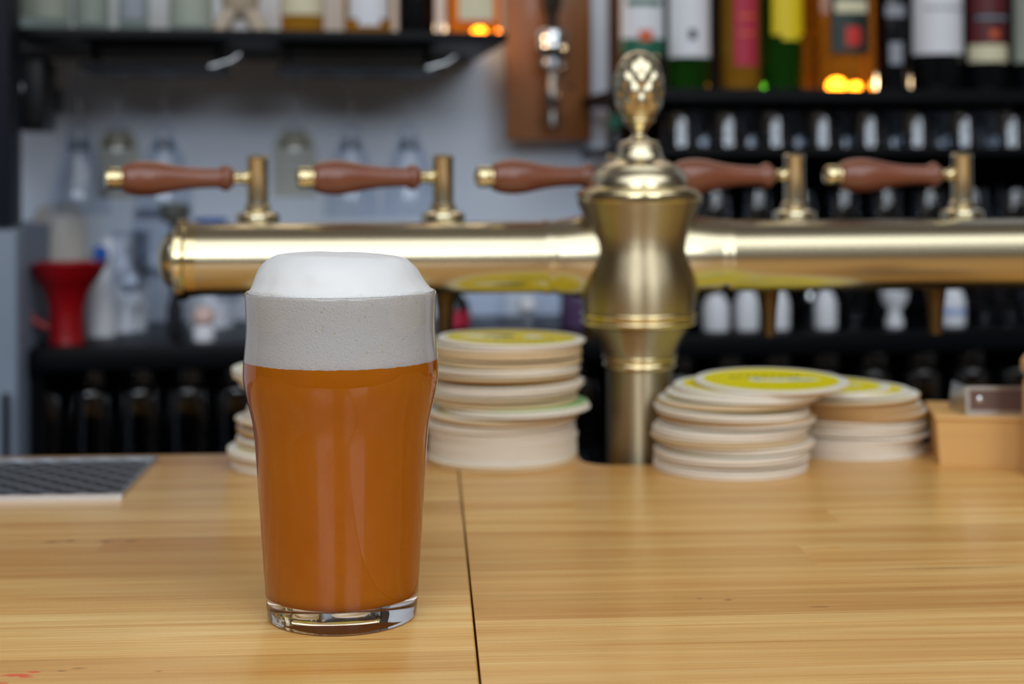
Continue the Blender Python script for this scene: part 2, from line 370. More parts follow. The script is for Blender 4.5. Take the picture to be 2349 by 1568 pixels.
mesh('rim', join(box(-hx, hx, -hy, -hy + .003, 0, .003), box(-hx, hx, hy - .003, hy, 0, .003), box(-hx, -hx + .003, -hy + .003, hy - .003, 0, .003), box(hx - .003, hx, -hy + .003, hy - .003, 0, .003)), M['steel'], dt, smooth=False)

# ================================================================== the pint
G0 = PT(785.5, 1410)
def interp(pts, z):
    for (r0, z0), (r1, z1) in zip(pts, pts[1:]):
        if z0 <= z <= z1: return r0 + (r1 - r0) * (z - z0) / max(z1 - z0, 1e-9)
    return pts[-1][0] if z > pts[-1][1] else pts[0][0]
mm = 0.001
outer = [(34.2, 4), (34.7, 10), (35.5, 22), (36.8, 42), (38.1, 62), (39.2, 80), (40.4, 90), (43.0, 101), (44.25, 108), (44.4, 113), (44.0, 119), (43.3, 126), (43.0, 133), (43.25, 141), (43.5, 146.6)]
osm = smoothprof(outer, 4)
prof = [(0, 1.6), (22, 1.4), (29, 0.6), (31.5, 0), (32.8, 0.15), (33.6, 0.9), (34.0, 2.2)] + osm + [(43.4, 147.6), (42.9, 148.2), (42.2, 148.2), (41.7, 147.5)]
def wall(z): return 1.5 + 1.0 * max(0, (30 - z) / 30)
inner = [(interp(osm, z) - wall(z), z) for z in (146.5, 141, 133, 126, 122, 119, 116, 113, 110, 108, 104, 101, 97, 94, 90, 85, 80, 70, 62, 52, 42, 32, 22, 16, 13)]
floorp = [(30.5, 11.2), (27.5, 10.2), (22, 9.5), (12, 8.9), (0, 8.7)]
gp = [(r * mm, z * mm) for r, z in prof + inner + floorp]
pint = thing('pint_glass', 'full pint glass of hazy amber beer with domed white foam, in front', 'glass of beer', G0)
M['pint'] = pm('pint_glass_material', (1, 1, 1), 0.0, trans=1.0, ior=1.48)
mesh('glass_body', lathe(gp, 128), M['pint'], pint, 60)
def beer_mat():
    m, nt, p = new('hazy_beer'); N = nt.nodes; L = nt.links
    tc = N.new('ShaderNodeTexCoord'); n = N.new('ShaderNodeTexNoise'); n.inputs['Scale'].default_value = 25; n.inputs['Detail'].default_value = 3; L.new(tc.outputs['Object'], n.inputs[0])
    r = N.new('ShaderNodeValToRGB'); L.new(n.outputs['Fac'], r.inputs[0]); e = r.color_ramp.elements
    e[0].position = .3; e[0].color = (0.78, 0.225, 0.0, 1); e[1].position = .7; e[1].color = (0.84, 0.26, 0.0, 1)
    L.new(r.outputs[0], p.inputs['Base Color']); p.inputs['Roughness'].default_value = 0.5; p.inputs['IOR'].default_value = 1.34
    p.inputs['Transmission Weight'].default_value = 0.35; p.inputs['Specular IOR Level'].default_value = 0.0
    return m
FL = 117.7
beer_in = [(r + 0.12, z) for r, z in inner[::-1] if z < FL - 0.5]
bp_ = [(0, 8.6)] + [(12, 8.8), (22, 9.4), (27.6, 10.1), (30.6, 11.1)] + beer_in + [(interp(osm, FL) - 1.38, FL), (0, FL)]
mesh('beer', lathe([(r * mm, z * mm) for r, z in bp_], 96), beer_mat(), pint, 60)
def foam_mat():
    m, nt, p = new('beer_foam'); N = nt.nodes; L = nt.links
    tc = N.new('ShaderNodeTexCoord')
    v = N.new('ShaderNodeTexVoronoi'); v.inputs['Scale'].default_value = 1150; L.new(tc.outputs['Object'], v.inputs[0])
    v2 = N.new('ShaderNodeTexVoronoi'); v2.inputs['Scale'].default_value = 260; L.new(tc.outputs['Object'], v2.inputs[0])
    k = N.new('ShaderNodeValToRGB'); L.new(v2.outputs['Distance'], k.inputs[0]); e = k.color_ramp.elements
    e[0].position = 0.12; e[0].color = (0.66, 0.60, 0.46, 1); e[1].position = 0.2; e[1].color = (0.73, 0.725, 0.715, 1)
    sp = N.new('ShaderNodeSeparateXYZ'); L.new(tc.outputs['Object'], sp.inputs[0])
    # bubbles are coarse against the glass and fine on the crown
    h = N.new('ShaderNodeMapRange'); L.new(sp.outputs[2], h.inputs[0]); h.inputs[1].default_value = 0.147; h.inputs[2].default_value = 0.152; h.inputs[3].default_value = 0.75; h.inputs[4].default_value = 0.03
    n0 = N.new('ShaderNodeTexNoise'); n0.inputs['Scale'].default_value = 45; L.new(tc.outputs['Object'], n0.inputs[0])
    g_ = N.new('ShaderNodeMath'); g_.operation = 'GREATER_THAN'; L.new(n0.outputs['Fac'], g_.inputs[0]); g_.inputs[1].default_value = 0.50
    g2 = N.new('ShaderNodeMath'); g2.operation = 'MULTIPLY'; L.new(g_.outputs[0], g2.inputs[0]); L.new(h.outputs[0], g2.inputs[1])
    mx = N.new('ShaderNodeMix'); mx.data_type = 'RGBA'; L.new(g2.outputs[0], mx.inputs[0]); mx.inputs[6].default_value = (0.73, 0.725, 0.715, 1); L.new(k.outputs[0], mx.inputs[7])
    L.new(mx.outputs[2], p.inputs['Base Color'])
    b = N.new('ShaderNodeBump'); L.new(h.outputs[0], b.inputs['Strength']); b.inputs['Distance'].default_value = 0.0004; b.invert = True
    L.new(v.outputs['Distance'], b.inputs['Height']); L.new(b.outputs[0], p.inputs['Normal'])
    p.inputs['Roughness'].default_value = 0.45; p.inputs['Subsurface Weight'].default_value = 0.35; p.inputs['Subsurface Scale'].default_value = 0.004; p.inputs['Subsurface Radius'].default_value = (1, 0.95, 0.85)
    return m
leftp = [(42.4, 147.2), (41.9, 148.6), (40.9, 150.4), (39.6, 153.0), (38.5, 155.8), (36.8, 158.8), (34.2, 161.6), (30.6, 164.0), (26.6, 165.3), (20, 165.7), (12, 165.7), (5, 165.6), (0, 165.6)]
rightp = [(42.4, 147.2), (41.9, 148.6), (40.8, 149.9), (39.3, 151.6), (37.4, 154.2), (35.3, 157.3), (32.7, 160.2), (29.6, 162.6), (26.2, 163.8), (20, 164.4), (13, 165.3), (5, 165.6), (0, 165.6)]
def foam_geo(n=144):
    lower = [(0, FL - 0.6)] + [(interp(osm, z) - 1.36, z) for z in (FL - 0.6, FL + 1, 122, 126, 130, 134, 138, 142, 145, 146.5)]
    L_ = lower + smoothprof(leftp, 3); R_ = lower + smoothprof(rightp, 3)
    V, Fs = [], []; m_ = len(L_)
    for i in range(m_):
        for k in range(n):
            t = 2 * PI * k / n; wgt = 0.5 - 0.5 * math.cos(t)          # 1 at the left side
            wgt = min(max(wgt, 0), 1)
            r = L_[i][0] * wgt + R_[i][0] * (1 - wgt); z = L_[i][1] * wgt + R_[i][1] * (1 - wgt)
            if i >= len(lower) + 4:
                q = Vector((r * math.cos(t), r * math.sin(t), z)) * 0.06
                e = noise.noise(q) * 0.75 + noise.noise(q * 2.3) * 0.3
                r += e * 0.8 * min(1, r / 10); z += e * 0.7
            if i == 0: z = FL - 0.6; r = 0.001
            if 1 <= i <= 2: z += 0.25 * noise.noise(Vector((math.cos(t) * 9, math.sin(t) * 9, 0))) + 0.1 * math.sin(t * 61)
            V.append((r * mm * math.cos(t), r * mm * math.sin(t), z * mm))
    for i in range(m_ - 1):
        for k in range(n):
            k2 = (k + 1) % n; Fs.append([i * n + k, i * n + k2, (i + 1) * n + k2, (i + 1) * n + k])
    return V, Fs
mesh('foam_head', foam_geo(), foam_mat(), pint, 80)

# ================================================================== coasters
def coaster_mat(var):
    m, nt, p = new('printed_coaster_face'); N = nt.nodes; L = nt.links
    tc = N.new('ShaderNodeTexCoord'); sp = N.new('ShaderNodeSeparateXYZ'); L.new(tc.outputs['Object'], sp.inputs[0])
    def mth(op, a, b=None):
        n = N.new('ShaderNodeMath'); n.operation = op
        for i, q in enumerate((a, b)):
            if q is None: continue
            if isinstance(q, (int, float)): n.inputs[i].default_value = q
            else: L.new(q, n.inputs[i])
        return n.outputs[0]
    X, Y = sp.outputs[0], sp.outputs[1]
    col = None
    def mixc(fac, a, b):
        x = N.new('ShaderNodeMix'); x.data_type = 'RGBA'; L.new(fac, x.inputs[0])
        for i, q in ((6, a), (7, b)):
            if isinstance(q, tuple): x.inputs[i].default_value = (*q, 1)
            else: L.new(q, x.inputs[i])
        return x.outputs[2]
    r = mth('SQRT', mth('ADD', mth('MULTIPLY', X, X), mth('MULTIPLY', Y, Y)))
    col = mixc(mth('LESS_THAN', r, 0.0465), srgb(238, 236, 226), srgb(240, 224, 14) if var == 0 else srgb(226, 205, 40))
    def ell(cx, cy, rx, ry, c, noisy=0.5):
        nonlocal col
        a = mth('DIVIDE', mth('SUBTRACT', X, cx), rx); b = mth('DIVIDE', mth('SUBTRACT', Y, cy), ry)
        d = mth('ADD', mth('MULTIPLY', a, a), mth('MULTIPLY', b, b))
        n = N.new('ShaderNodeTexNoise'); n.inputs['Scale'].default_value = 150; L.new(tc.outputs['Object'], n.inputs[0])
        d = mth('ADD', d, mth('MULTIPLY', mth('SUBTRACT', n.outputs['Fac'], 0.5), noisy * 4))
        col = mixc(mth('LESS_THAN', d, 1), col, c)
    W, Bl, Dk = srgb(232, 238, 240), srgb(150, 190, 205), srgb(70, 80, 40)
    if var == 0:
        ell(-0.011, 0.0, 0.0055, 0.006, W); ell(0.012, -0.004, 0.019, 0.0055, W); ell(0.020, -0.006, 0.010, 0.0035, Bl); ell(-0.010, -0.001, 0.0022, 0.003, Bl)
        for i in range(9): ell(-0.024 + i * 0.0056, 0.0135 - 0.0007 * i, 0.0021, 0.0032, Dk, 0.7)
    else:
        ell(-0.018, 0.005, 0.017, 0.006, W); ell(-0.008, 0.010, 0.013, 0.005, Dk); ell(0.016, 0.001, 0.008, 0.006, W); ell(-0.004, 0.006, 0.008, 0.004, srgb(60, 90, 80))
        for i in range(8): ell(-0.012 + i * 0.0054, -0.017 - 0.0003 * i, 0.0018, 0.003, Dk, 0.8)
    L.new(col, p.inputs['Base Color']); p.inputs['Roughness'].default_value = 0.35; p.inputs['Specular IOR Level'].default_value = 0.4
    return m
FACE = [coaster_mat(0), coaster_mat(1)]
GREENF = pm('green_coaster_face', srgb(150, 205, 130), 0.4, vary=0.05)
RC_ = 0.053; TH = 0.0020
core = [(0, 0), (RC_ - .0008, 0), (RC_ - .0002, .0003), (RC_, .0009), (RC_ - .0001, .0015), (RC_ - .0007, TH - .00012), (0, TH - .00012)]
M['card2'] = pm('coaster_card_cream', srgb(212, 184, 140), 0.75, vary=0.08, vscale=60, bump=0.2, bscale=900)  # aged card, also toned to carry brownish shade in the stacks
M['card3'] = pm('coaster_card_tan', srgb(188, 144, 84), 0.75, vary=0.10, vscale=60, bump=0.2, bscale=900)  # ageing plus the shaded brown bands between coasters, put into the colour
def make_coaster(face, side=M['card']):
    t = thing('beer_coaster', 'x', 'coaster')
    mesh('card_disc', lathe(core, 72), side, t, 30)
    mesh('printed_face', lathe([(0, TH - .00010), (RC_ - .0010, TH - .00010), (RC_ - .0010, TH), (0, TH)], 72), face, t, 30)
    return t
protos = {0: make_coaster(FACE[0]), 1: make_coaster(FACE[1]), 2: make_coaster(GREENF), 3: make_coaster(FACE[0], M['card2']), 4: make_coaster(FACE[0], M['card3'])}
used = {k: False for k in protos}
def put_coaster(kind, loc, rot, label, group):
    if not used[kind]: o = protos[kind]; used[kind] = True
    else: o = copy_tree(protos[kind])
    o.location = loc; o.rotation_euler = rot; o['label'] = label; o['group'] = group; return o
def stack(px, d, n, keys, where, group, kinds=None, tilts=None, pitch=0.00222, seed=1):
    """keys: (index from bottom, lateral offset px, depth offset m) interpolated stepwise"""
    rnd = random.Random(seed)
    base = CAM + FW * d + RT * ((px - CX) / F * d); z = TOP
    kinds = kinds or {}; tilts = tilts or {}
    last = (0, 0, 0); jx = jy = side = 0
    for i in range(n):
        k = [q for q in keys if q[0] <= i][-1]
        nt_ = None
        if rnd.random() < 0.42:
            nt_ = (rnd.uniform(-.022, .016), rnd.uniform(-.018, .018))
            jx, jy, side = rnd.uniform(-.0028, .0028), rnd.uniform(-.0032, .0026), rnd.choice((0, 0, 0, 3, 3, 4))
        x = k[1] / F * d + jx + rnd.uniform(-.0005, .0005); y = k[2] + jy
        q = base + RT * x + FW * y
        if i < 3: nt_ = None
        cur = nt_ if nt_ else last[:2]
        tl = tilts.get(i, cur)
        gap = RC_ * math.hypot(tl[0] - last[0], tl[1] - last[1])
        z += gap * 0.85
        top = n - i
        pos = 'topmost' if top == 1 else ('bottom one' if i == 0 else ordinal(top) + ' from the top')
        look = 'yellow printed coaster' if top <= 2 else 'round white edged coaster'
        if kinds.get(i, 0) == 2: look = 'pale green faced coaster'
        put_coaster(kinds.get(i, side if i < n - 2 else 0), (q.x, q.y, z), (tl[0], tl[1], rnd.uniform(-0.5, 0.5) if i < n - 1 else 0.05),
                    look + ', ' + pos + ' of the stack ' + where, group)
        z += pitch - 0.0001
        last = (*tl, 0)
    return z
# behind the pint, mostly hidden by it
stack(700, 1.070, 27, [(0, 0, 0), (5, -1, 0), (6, 8, 0), (9, 9, 0), (11, 20, 0), (13, 38, 0.002), (17, 52, 0), (22, 16, 0), (23, 12, 0), (25, 8, 0)],
      'hidden behind the pint', 'coasters stacked behind the pint', seed=3)
# left of the tower
stack(1155, 1.088, 35, [(0, 0, 0), (7, 2, 0), (9, -3, 0), (13, 4, 0), (14, -2, 0), (15, -8, 0), (16, 22, -0.004), (17, 12, 0), (18, -2, 0), (22, 3, 0), (26, 10, 0), (27, 2, 0), (29, 0, 0), (34, 10, 0)],
      'between pint and tower', 'coasters stacked between pint and tower', kinds={17: 2, 34: 1, 16: 1}, tilts={34: (0.012, 0.015), 16: (0.0, -0.012), 17: (0, -0.012)}, seed=4)
# right of the tower, front
stack(1671, 1.054, 23, [(0, 0, 0), (4, -2, 0), (6, 8, 0), (9, 4, 0), (10, -2, 0), (12, 8, 0), (14, 5, 0), (14, 4, 0), (15, 8, -.002), (17, 18, 0), (19, 30, 0), (20, 50, 0.004), (22, 97, 0.002)],
      'right against the tower', 'coasters stacked right of the tower', tilts={22: (0.03, 0.0)}, seed=5)
# right, further back
stack(1948, 1.121, 21, [(0, 0, 0), (2, -6, 0), (5, 0, 0), (6, 12, 0), (7, -4, 0), (9, 2, 0), (11, -14, 0), (12, 16, 0), (14, 2, 0), (16, -8, 0), (18, -22, 0), (20, -68, 0.002)],
      'nearest the wooden box', 'coasters stacked nearest the wooden box', seed=6)

# ================================================================== brass beer tower
DT = 1.100
T0 = P(1466, HY, DT)
tz = lambda y: CAM.z + (HY + 1.0 - y) / F * DT   # height for a pixel row at the tower's distance
s = DT / F
tow = thing('beer_tower', 'brass beer tap tower with long horizontal pipe and pine cone finial', 'beer tap', (T0.x, T0.y, 0.90))
lz = lambda y: tz(y) - 0.90
def tp(pts, sub=4): return smoothprof([(r * s, lz(y)) for r, y in pts], sub)
mesh('column', lathe([(0, 0), (0.052, 0), (0.052, 0.006), (0.030, 0.012)] + tp([(77, 1180), (77, 1000), (76, 900), (76, 846)]) + [(0, lz(846))], 64), M['brassturned'], tow, 30)
mesh('collar', lathe([(0, lz(848))] + tp([(78, 847), (83, 842), (84, 836), (81, 830), (80, 829), (85, 826), (86, 818), (84, 816)], 3) + [(0, lz(816))], 64), M['brass2'], tow, 30)
mesh('flared_neck', lathe([(0, lz(817))] + tp([(84, 817), (88, 800), (96, 782), (108, 762), (118, 750), (124, 746)]) + [(0, lz(746))], 96, lambda t, z: 1 + 0.022 * abs(math.cos(4 * t)) * math.sin(PI * min(max((z - lz(817)) / (lz(746) - lz(817)), 0), 1))), M['brassturned'], tow, 30)
mesh('waist_band', lathe([(0, lz(747))] + tp([(126, 747), (133, 742), (134, 736), (130, 731), (129, 729), (134, 726), (135, 718), (132, 714)], 3) + [(0, lz(714))], 64), M['brass2'], tow, 30)
mesh('vase_body', lathe([(0, lz(715))] + tp([(131, 715), (134, 690), (134, 665), (131, 640), (123, 610), (114, 580), (112, 560), (114, 540), (124, 510), (135, 485), (141, 470), (143, 464)]) + [(0, lz(464))], 80), M['brassturned'], tow, 30)
mesh('cap_plate', lathe([(0, lz(465))] + tp([(140, 465), (145, 463), (145, 447), (142, 441)], 3) + tp([(136, 440), (133, 436), (120, 432), (118, 428)], 3) + [(0, lz(428))], 80), M['brass2'], tow, 30)
mesh('dome', lathe([(0, lz(429))] + tp([(116, 429), (113, 415), (106, 402), (98, 392), (96, 388), (88, 386), (86, 382), (70, 374), (62, 371), (56, 362), (52, 352), (50, 342), (46, 336), (47, 332), (42, 327), (28, 323), (17, 316), (14, 310), (16, 305)], 3) + [(0, lz(305))], 64), M['brass'], tow, 40)
mesh('finial_neck', lathe([(0, lz(306))] + tp([(15, 306), (18, 302), (22, 296), (30, 288), (36, 282), (37, 277), (34, 274)], 3) + [(0, lz(274))], 48), M['brass2'], tow, 40)
zc0, zc1 = lz(276), lz(119)
def cone_fn(t, z):
    v = (z - zc0) / (zc1 - zc0)
    a = 4 * t + 8 * v; b = 4 * t - 8 * v
    q = abs(math.sin(a)) * abs(math.sin(b))
    return 1 + 0.13 * (q ** 0.6 - 0.5) * math.sin(PI * min(max(v, 0), 1)) ** 0.3
mesh('pine_cone_finial', lathe([(0, lz(276))] + tp([(34, 276), (42, 264), (50, 246), (55, 222), (56, 200), (54, 178), (48, 156), (39, 138), (27, 126), (13, 120)], 6) + [(0, lz(118.5))], 120, cone_fn), M['brass'], tow, 60)
# horizontal pipe: two arms with collars
zp = lz(592); RP = 0.0259; PY = 0.013
def arm(sign, x0, x1):
    L_ = x1 - x0
    pr = [(0, x0), (0.0315, x0), (0.0312, x0 + 0.006), (0.0288, x0 + 0.020), (RP + .0012, x0 + 0.030), (RP + .0004, x0 + 0.034), (RP + .0010, x0 + 0.036), (RP + .0010, x0 + 0.040), (RP, x0 + 0.042), (RP, x1), (0, x1)]
    if sign < 0: M_ = Matrix.Rotation(-PI / 2, 4, 'Y')
    else: M_ = ALONG_X
    return mv(xf(lathe(pr, 80), M_), 0, PY, zp)
xl = 0.326; xr = 0.62
mesh('pipe_arm', arm(-1, 0.028, xl - 0.008), M['brass'], tow, 30)
mesh('pipe_arm', arm(1, 0.028, xr), M['brass'], tow, 30)
def endcap(x, sg):
    fl = [(0, -.010), (0.0264, -.010), (0.0268, -.0025), (0.0280, -.0020), (0.0292, -.0008), (0.0292, .0042), (0.0275, .0055), (0, .0055)]
    dm = [(0, .005), (0.0215, .005), (0.0213, .0075), (0.0196, .0115), (0.0165, .0150), (0.0115, .0178), (0.006, .0192), (0, .0196)]
    R_ = Matrix.Rotation(sg * PI / 2, 4, 'Y')
    f = mesh('end_flange', mv(xf(lathe(fl, 64), R_), x, PY, zp), M['brass2'], tow, 30)
    mesh('end_dome', mv(xf(lathe(smoothprof(dm[:2], 1) + smoothprof(dm[2:], 3), 64), R_), x, PY, zp), M['brass'], tow, 40)
endcap(-xl, -1); endcap(xr, 1)
# taps, on the bartender's side of the pipe
def make_tap():
    tv = mesh('tap_valve', join(
        lathe([(0, -.006), (0.016, -.006), (0.0165, -.002), (0.0160, 0.0), (0.0135, .0015), (0.0095, .003), (0.0098, .006), (0.0080, .0085), (0.0078, .0405), (0.0082, .0412), (0.0082, .0425), (0.0070, .0440), (0, .0445)], 40),
        xf(lathe([(0, -0.050), (0.009, -0.050), (0.009, -0.004), (0.012, -0.004), (0.012, 0.010), (0, 0.010)], 32), Matrix.Translation((0, 0, -0.027)) @ Matrix.Rotation(-PI / 2, 4, 'X')),
        tube([(0, 0, -.004), (0, 0.0, -.03), (0, 0.002, -0.05)], [0.009, 0.010, 0.009])), M['brass'], tow, 35)
    sp_ = mesh('spout', tube([(0.0, 0.004, -0.034), (0, 0.006, -0.058), (0, 0.006, -0.075), (0, 0.006, -0.094)], [0.008, 0.0085, 0.0062, 0.0052]), M['brassdark'], tv, 50)
    zz = 0.0275
    mesh('lever_joint', join(tube([(-.0045, 0, zz), (-.0100, 0, zz)], .0038), mv(xf(lathe([(0, -.0052), (.003, -.0045), (.0050, -.002), (.0052, 0), (.0050, .002), (.003, .0045), (0, .0052)], 24), Matrix.Identity(4)), -.0095, 0, zz), tube([(-.013, 0, zz), (-.019, 0, zz)], [.0042, .0050])), M['brass2'], tv, 50)
    hp = [(0, .0175), (.0058, .0178), (.0090, .0215), (.0096, .0235), (.0088, .026), (.0073, .0285), (.0072, .034), (.0076, .045), (.0092, .058), (.0120, .072), (.0128, .081), (.0121, .090), (.0100, .0965), (.0080, .0985), (0, .0986)]
    tilt = Matrix.Rotation(math.radians(-1.5), 4, 'Y')
    rm = Matrix.Translation((0, 0, zz)) @ Matrix.Rotation(-PI / 2, 4, 'Y')
    h = mesh('handle', xf(lathe(hp[:1] + smoothprof(hp[1:-1], 3) + hp[-1:], 40), rm), M['handle'], tv, 50)
    kp = [(0, .0975), (.0076, .0978), (.0078, .0990), (.0074, .1000), (.0078, .1012), (.0078, .1065), (.0070, .1090), (.0048, .1102), (0, .1106)]
    mesh('knob', xf(lathe(kp, 40), rm), M['brass2'], h, 40)
    return tv
tapy = 0.050
tap0 = make_tap()
def tap_at(o, px, ytop, rz, sc=1.0):
    # position on the line behind the pipe: tower-local x from the pixel column
    t = (px - CX) / F
    Y = T0.y + tapy
    dd = Y / (math.cos(A) - t * math.sin(A)); wx = dd * (math.sin(A) + t * math.cos(A))
    o.location = (wx - T0.x, tapy, zp + RP + 0.005); o.rotation_euler = (0, 0, rz); o.scale = (sc,) * 3
for i, (px, rz) in enumerate(((591, 0.27), (1016, 0.26), (1415, 0.24), (1822, 0.24), (2206, 0.12))):
    if i == 0: o = tap0
    else:
        o = tap0.copy(); COL.objects.link(o)
        for ch in tap0.children:
            c = ch.copy(); COL.objects.link(c); c.parent = o
            for g2 in ch.children:
                e = g2.copy(); COL.objects.link(e); e.parent = c
    tap_at(o, px, 0, rz, 1.0)
    for ch in o.children:
        if ch.name.startswith('spout'): ch.location.x = 0.003 if i < 2 else -0.019

# ================================================================== wooden box and steel clip at the right
q0 = PT(2156, 1066)
wbx = thing('wooden_box', 'small pale wooden box on worktop at far right edge', 'box', (q0.x, q0.y, TOP), -0.22)
bw_ = 0.11; bh = (1066 - 962) * 1.062 / F
v = [(0, 0, 0), (bw_, 0, 0), (bw_, .065, 0), (0, .065, 0), (-.0022, -.0015, bh), (bw_, -.0015, bh), (bw_, .067, bh), (-.0022, .067, bh)]
mesh('box_body', (v, [[0, 3, 2, 1], [4, 5, 6, 7], [0, 1, 5, 4], [1, 2, 6, 5], [2, 3, 7, 6], [3, 0, 4, 7]]), M['boxwood'], wbx, smooth=False)
mesh('box_lip', join(box(-.0035, bw_, -.003, .0685, bh, bh + .0028, .0008)), M['boxwood'], wbx, 30)
cp = thing('steel_holder', 'shiny steel holder with a round screw, sitting on the wooden box', 'holder', (q0.x + .012, q0.y - .001, TOP + bh + .0028), -0.10)
ch_ = 0.0200
mesh('front_frame', join(box(.006, .1, 0, .0016, 0, .0034), box(.006, .1, 0, .0016, ch_ - .0025, ch_), box(.006, .0085, 0, .0016, .0034, ch_ - .0025)), M['steel'], cp, smooth=False)
mesh('front_plate', box(.0085, .1, .0004, .0012, .0034, ch_ - .0025), pm('dull_plate', srgb(120, 100, 96), 0.3, 0.7, vary=0.15, vscale=30), cp, smooth=False)
mesh('side_plate', ([(0.001, .030, 0), (.006, 0, 0), (.006, .001, ch_), (.0035, .030, ch_), (.0022, .031, 0), (.0072, .0016, 0), (.0072, .0018, ch_), (.0047, .031, ch_)], [[0, 1, 2, 3], [7, 6, 5, 4], [0, 4, 5, 1], [1, 5, 6, 2], [2, 6, 7, 3], [3, 7, 4, 0]]), M['steel'], cp, smooth=False)
mesh('screw', mv(xf(lathe([(0, 0), (.0022, 0), (.0020, .0008), (.0010, .0014), (0, .0016)], 20), Matrix.Rotation(PI / 2, 4, 'X')), .0155, .0006, ch_ * .55), M['chrome'], cp, 40)
q1 = PT(2341, 1088)
wp = thing('wooden_spindle', 'turned pale wooden post cut off by the right edge', 'post', (q1.x + .0142, q1.y, TOP), 0)
mesh('post', lathe([(0, 0), (.0120, 0), (.0124, .004), (.0118, .02), (.0117, .060), (.0100, .066), (.0128, .070), (.0130, .076), (.0105, .080), (0, .081)], 40), M['tan'], wp, 30)

# ================================================================== back bar
def bbox_(name, x0, x1, V0, V1, z0, z1, mat, parent=None, bev=0.0):
    """box in the wall frame between pixel columns x0..x1 (measured on the front plane)"""
    u0, u1 = bk(x0, V0)[0], bk(x1, V0)[0]
    o = mesh(name, box(u0, u1, V0, V1, z0, z1, bev), mat, parent, smooth=bev > 0); return o
def wthing(name, label, cat, u=0, v=0, z=0, group=None): return thing(name, label, cat, wf(u, v, z), WANG, group)
# shelf on the left, above the hanging glasses
VS = 1.76
zs = bz(600, 68, VS)
uL, uR = bk(-160, VS)[0], bk(1166, VS)[0]
sh = wthing('wall_shelf', 'long black shelf on the grey wall carrying bottles, upper left', 'shelf')
mesh('shelf_board', box(uL, uR, VS, VW - .001, zs - .012, zs, .001), M['black'], sh)
# rails for stemware under the shelf
zr = bz(600, 158, 1.84)
def rail(x0, x1, label):
    r0 = wthing('stemware_rack', label, 'glass rack')
    u0, u1 = bk(x0, 1.84)[0], bk(x1, 1.84)[0]
    mesh('rack_plate', box(u0, u1, 1.80, 1.95, zr - .003, zr + .004, .001), M['black'], r0)
    for uu in (u0 + .012, u1 - .012):
        mesh('hanger', box(uu - .002, uu + .002, 1.85, 1.9, zr + .004, zs - .012), M['black'], r0, smooth=False)
    mesh('chrome_end', tube([wl for wl in ((u1 - .02, 1.80, zr - .001), (u1 + .004, 1.80, zr + .006), (u1 + .014, 1.80, zr + .014))], .0035), M['chrome'], r0, 60)
rail(190, 525, 'black rack under the shelf holding the left trio of hanging glasses')
rail(640, 1010, 'black rack under the shelf holding the right trio of hanging glasses')
# hanging stemmed glasses
def stem_glass(flip=True, r=.032, h=.20, bowl=.09, mat=None):
    mat = mat or M['tglass']
    st = h - bowl
    pr = [(0, 0), (.030, 0), (.030, .001), (.010, .003), (.0036, .008), (.0028, .02), (.0028, st - .012), (.006, st - .003), (.014, st + .004)]
    if r < .03:
        bo = [(r * .50, st + bowl * .045), (r * .82, st + bowl * .14), (r * .97, st + bowl * .28), (r, st + bowl * .5), (r * .97, h)]
    else:
        bo = [(r * .40, st + bowl * .14), (r * .72, st + bowl * .40), (r * .95, st + bowl * .72), (r, h)]
    inn = [(max(q - .0012, .001), z if i_ else h) for i_, (q, z) in enumerate(bo[::-1])] + [(.010, st + .012), (0.0001, st + .011)]
    return pr, bo, inn
def make_stem(label, u, v, z, r, h, bowl, group, tint=None, hang=True):
    t = wthing('stemmed_glass', label, 'glass', u, v, z, group)
    pr, bo, inn = stem_glass(True, r, h, bowl)
    R_ = Matrix.Rotation(PI, 4, 'X') if hang else Matrix.Identity(4)
    mesh('foot_and_stem', xf(lathe(pr + [(0, pr[-1][1] - .001)], 32), R_), M['tglass'], t, 50)
    mesh('bowl', xf(lathe(smoothprof([pr[-1]] + bo, 3) + smoothprof(inn, 3), 40), R_), tint or M['tglass'], t, 50)
    st = h - bowl; rb_ = .019 if tint else .0125; hb_ = .012 if tint else .016
    if hang: mesh('thick_base', xf(lathe([(0, st + .0115), (rb_ * .45, st + .0125), (rb_ * .8, st + .012 + hb_ * .45), (rb_, st + .012 + hb_), (rb_ * .6, st + .012 + hb_ * .7), (0, st + .012 + hb_ * .55)], 32), R_), M['goldbase'] if tint else M['greybase'], t, 60)
    return t
M['goldglass'] = thin_glass('gold_tinted_glass', (0.955, 0.945, 0.90), 1.0)
M['goldbase'] = thin_glass('gold_glass_base', (0.66, 0.58, 0.38), 2.5); M['greybase'] = thin_glass('grey_refraction_base', (0.62, 0.64, 0.68), 2.0)  # grey tint stands in for dark refraction in the clear glasses' thick base
for px, r, bowlp, tint, lab in ((182, .036, .105, None, 'faint clear hanging wine glass nearest the black cupboard'), (271, .026, .085, M['goldglass'], 'gold tinted glass hanging in the left rack'), (377, .035, .110, None, 'clear wide wine glass hanging right of left gold tinted glass'),
                                (676, .027, .085, M['goldglass'], 'gold tinted glass hanging at the left of the right rack'), (805, .034, .110, None, 'clear wine glass hanging in the middle of the right rack'), (938, .035, .110, None, 'clear wine glass hanging nearest the wooden board')):
    u, _ = bk(px, 1.87)
    hh = .065 + bowlp
    make_stem(lab, u, 1.87, zr - .003, r, hh, bowlp, 'stemmed glasses hanging under the shelf', tint)

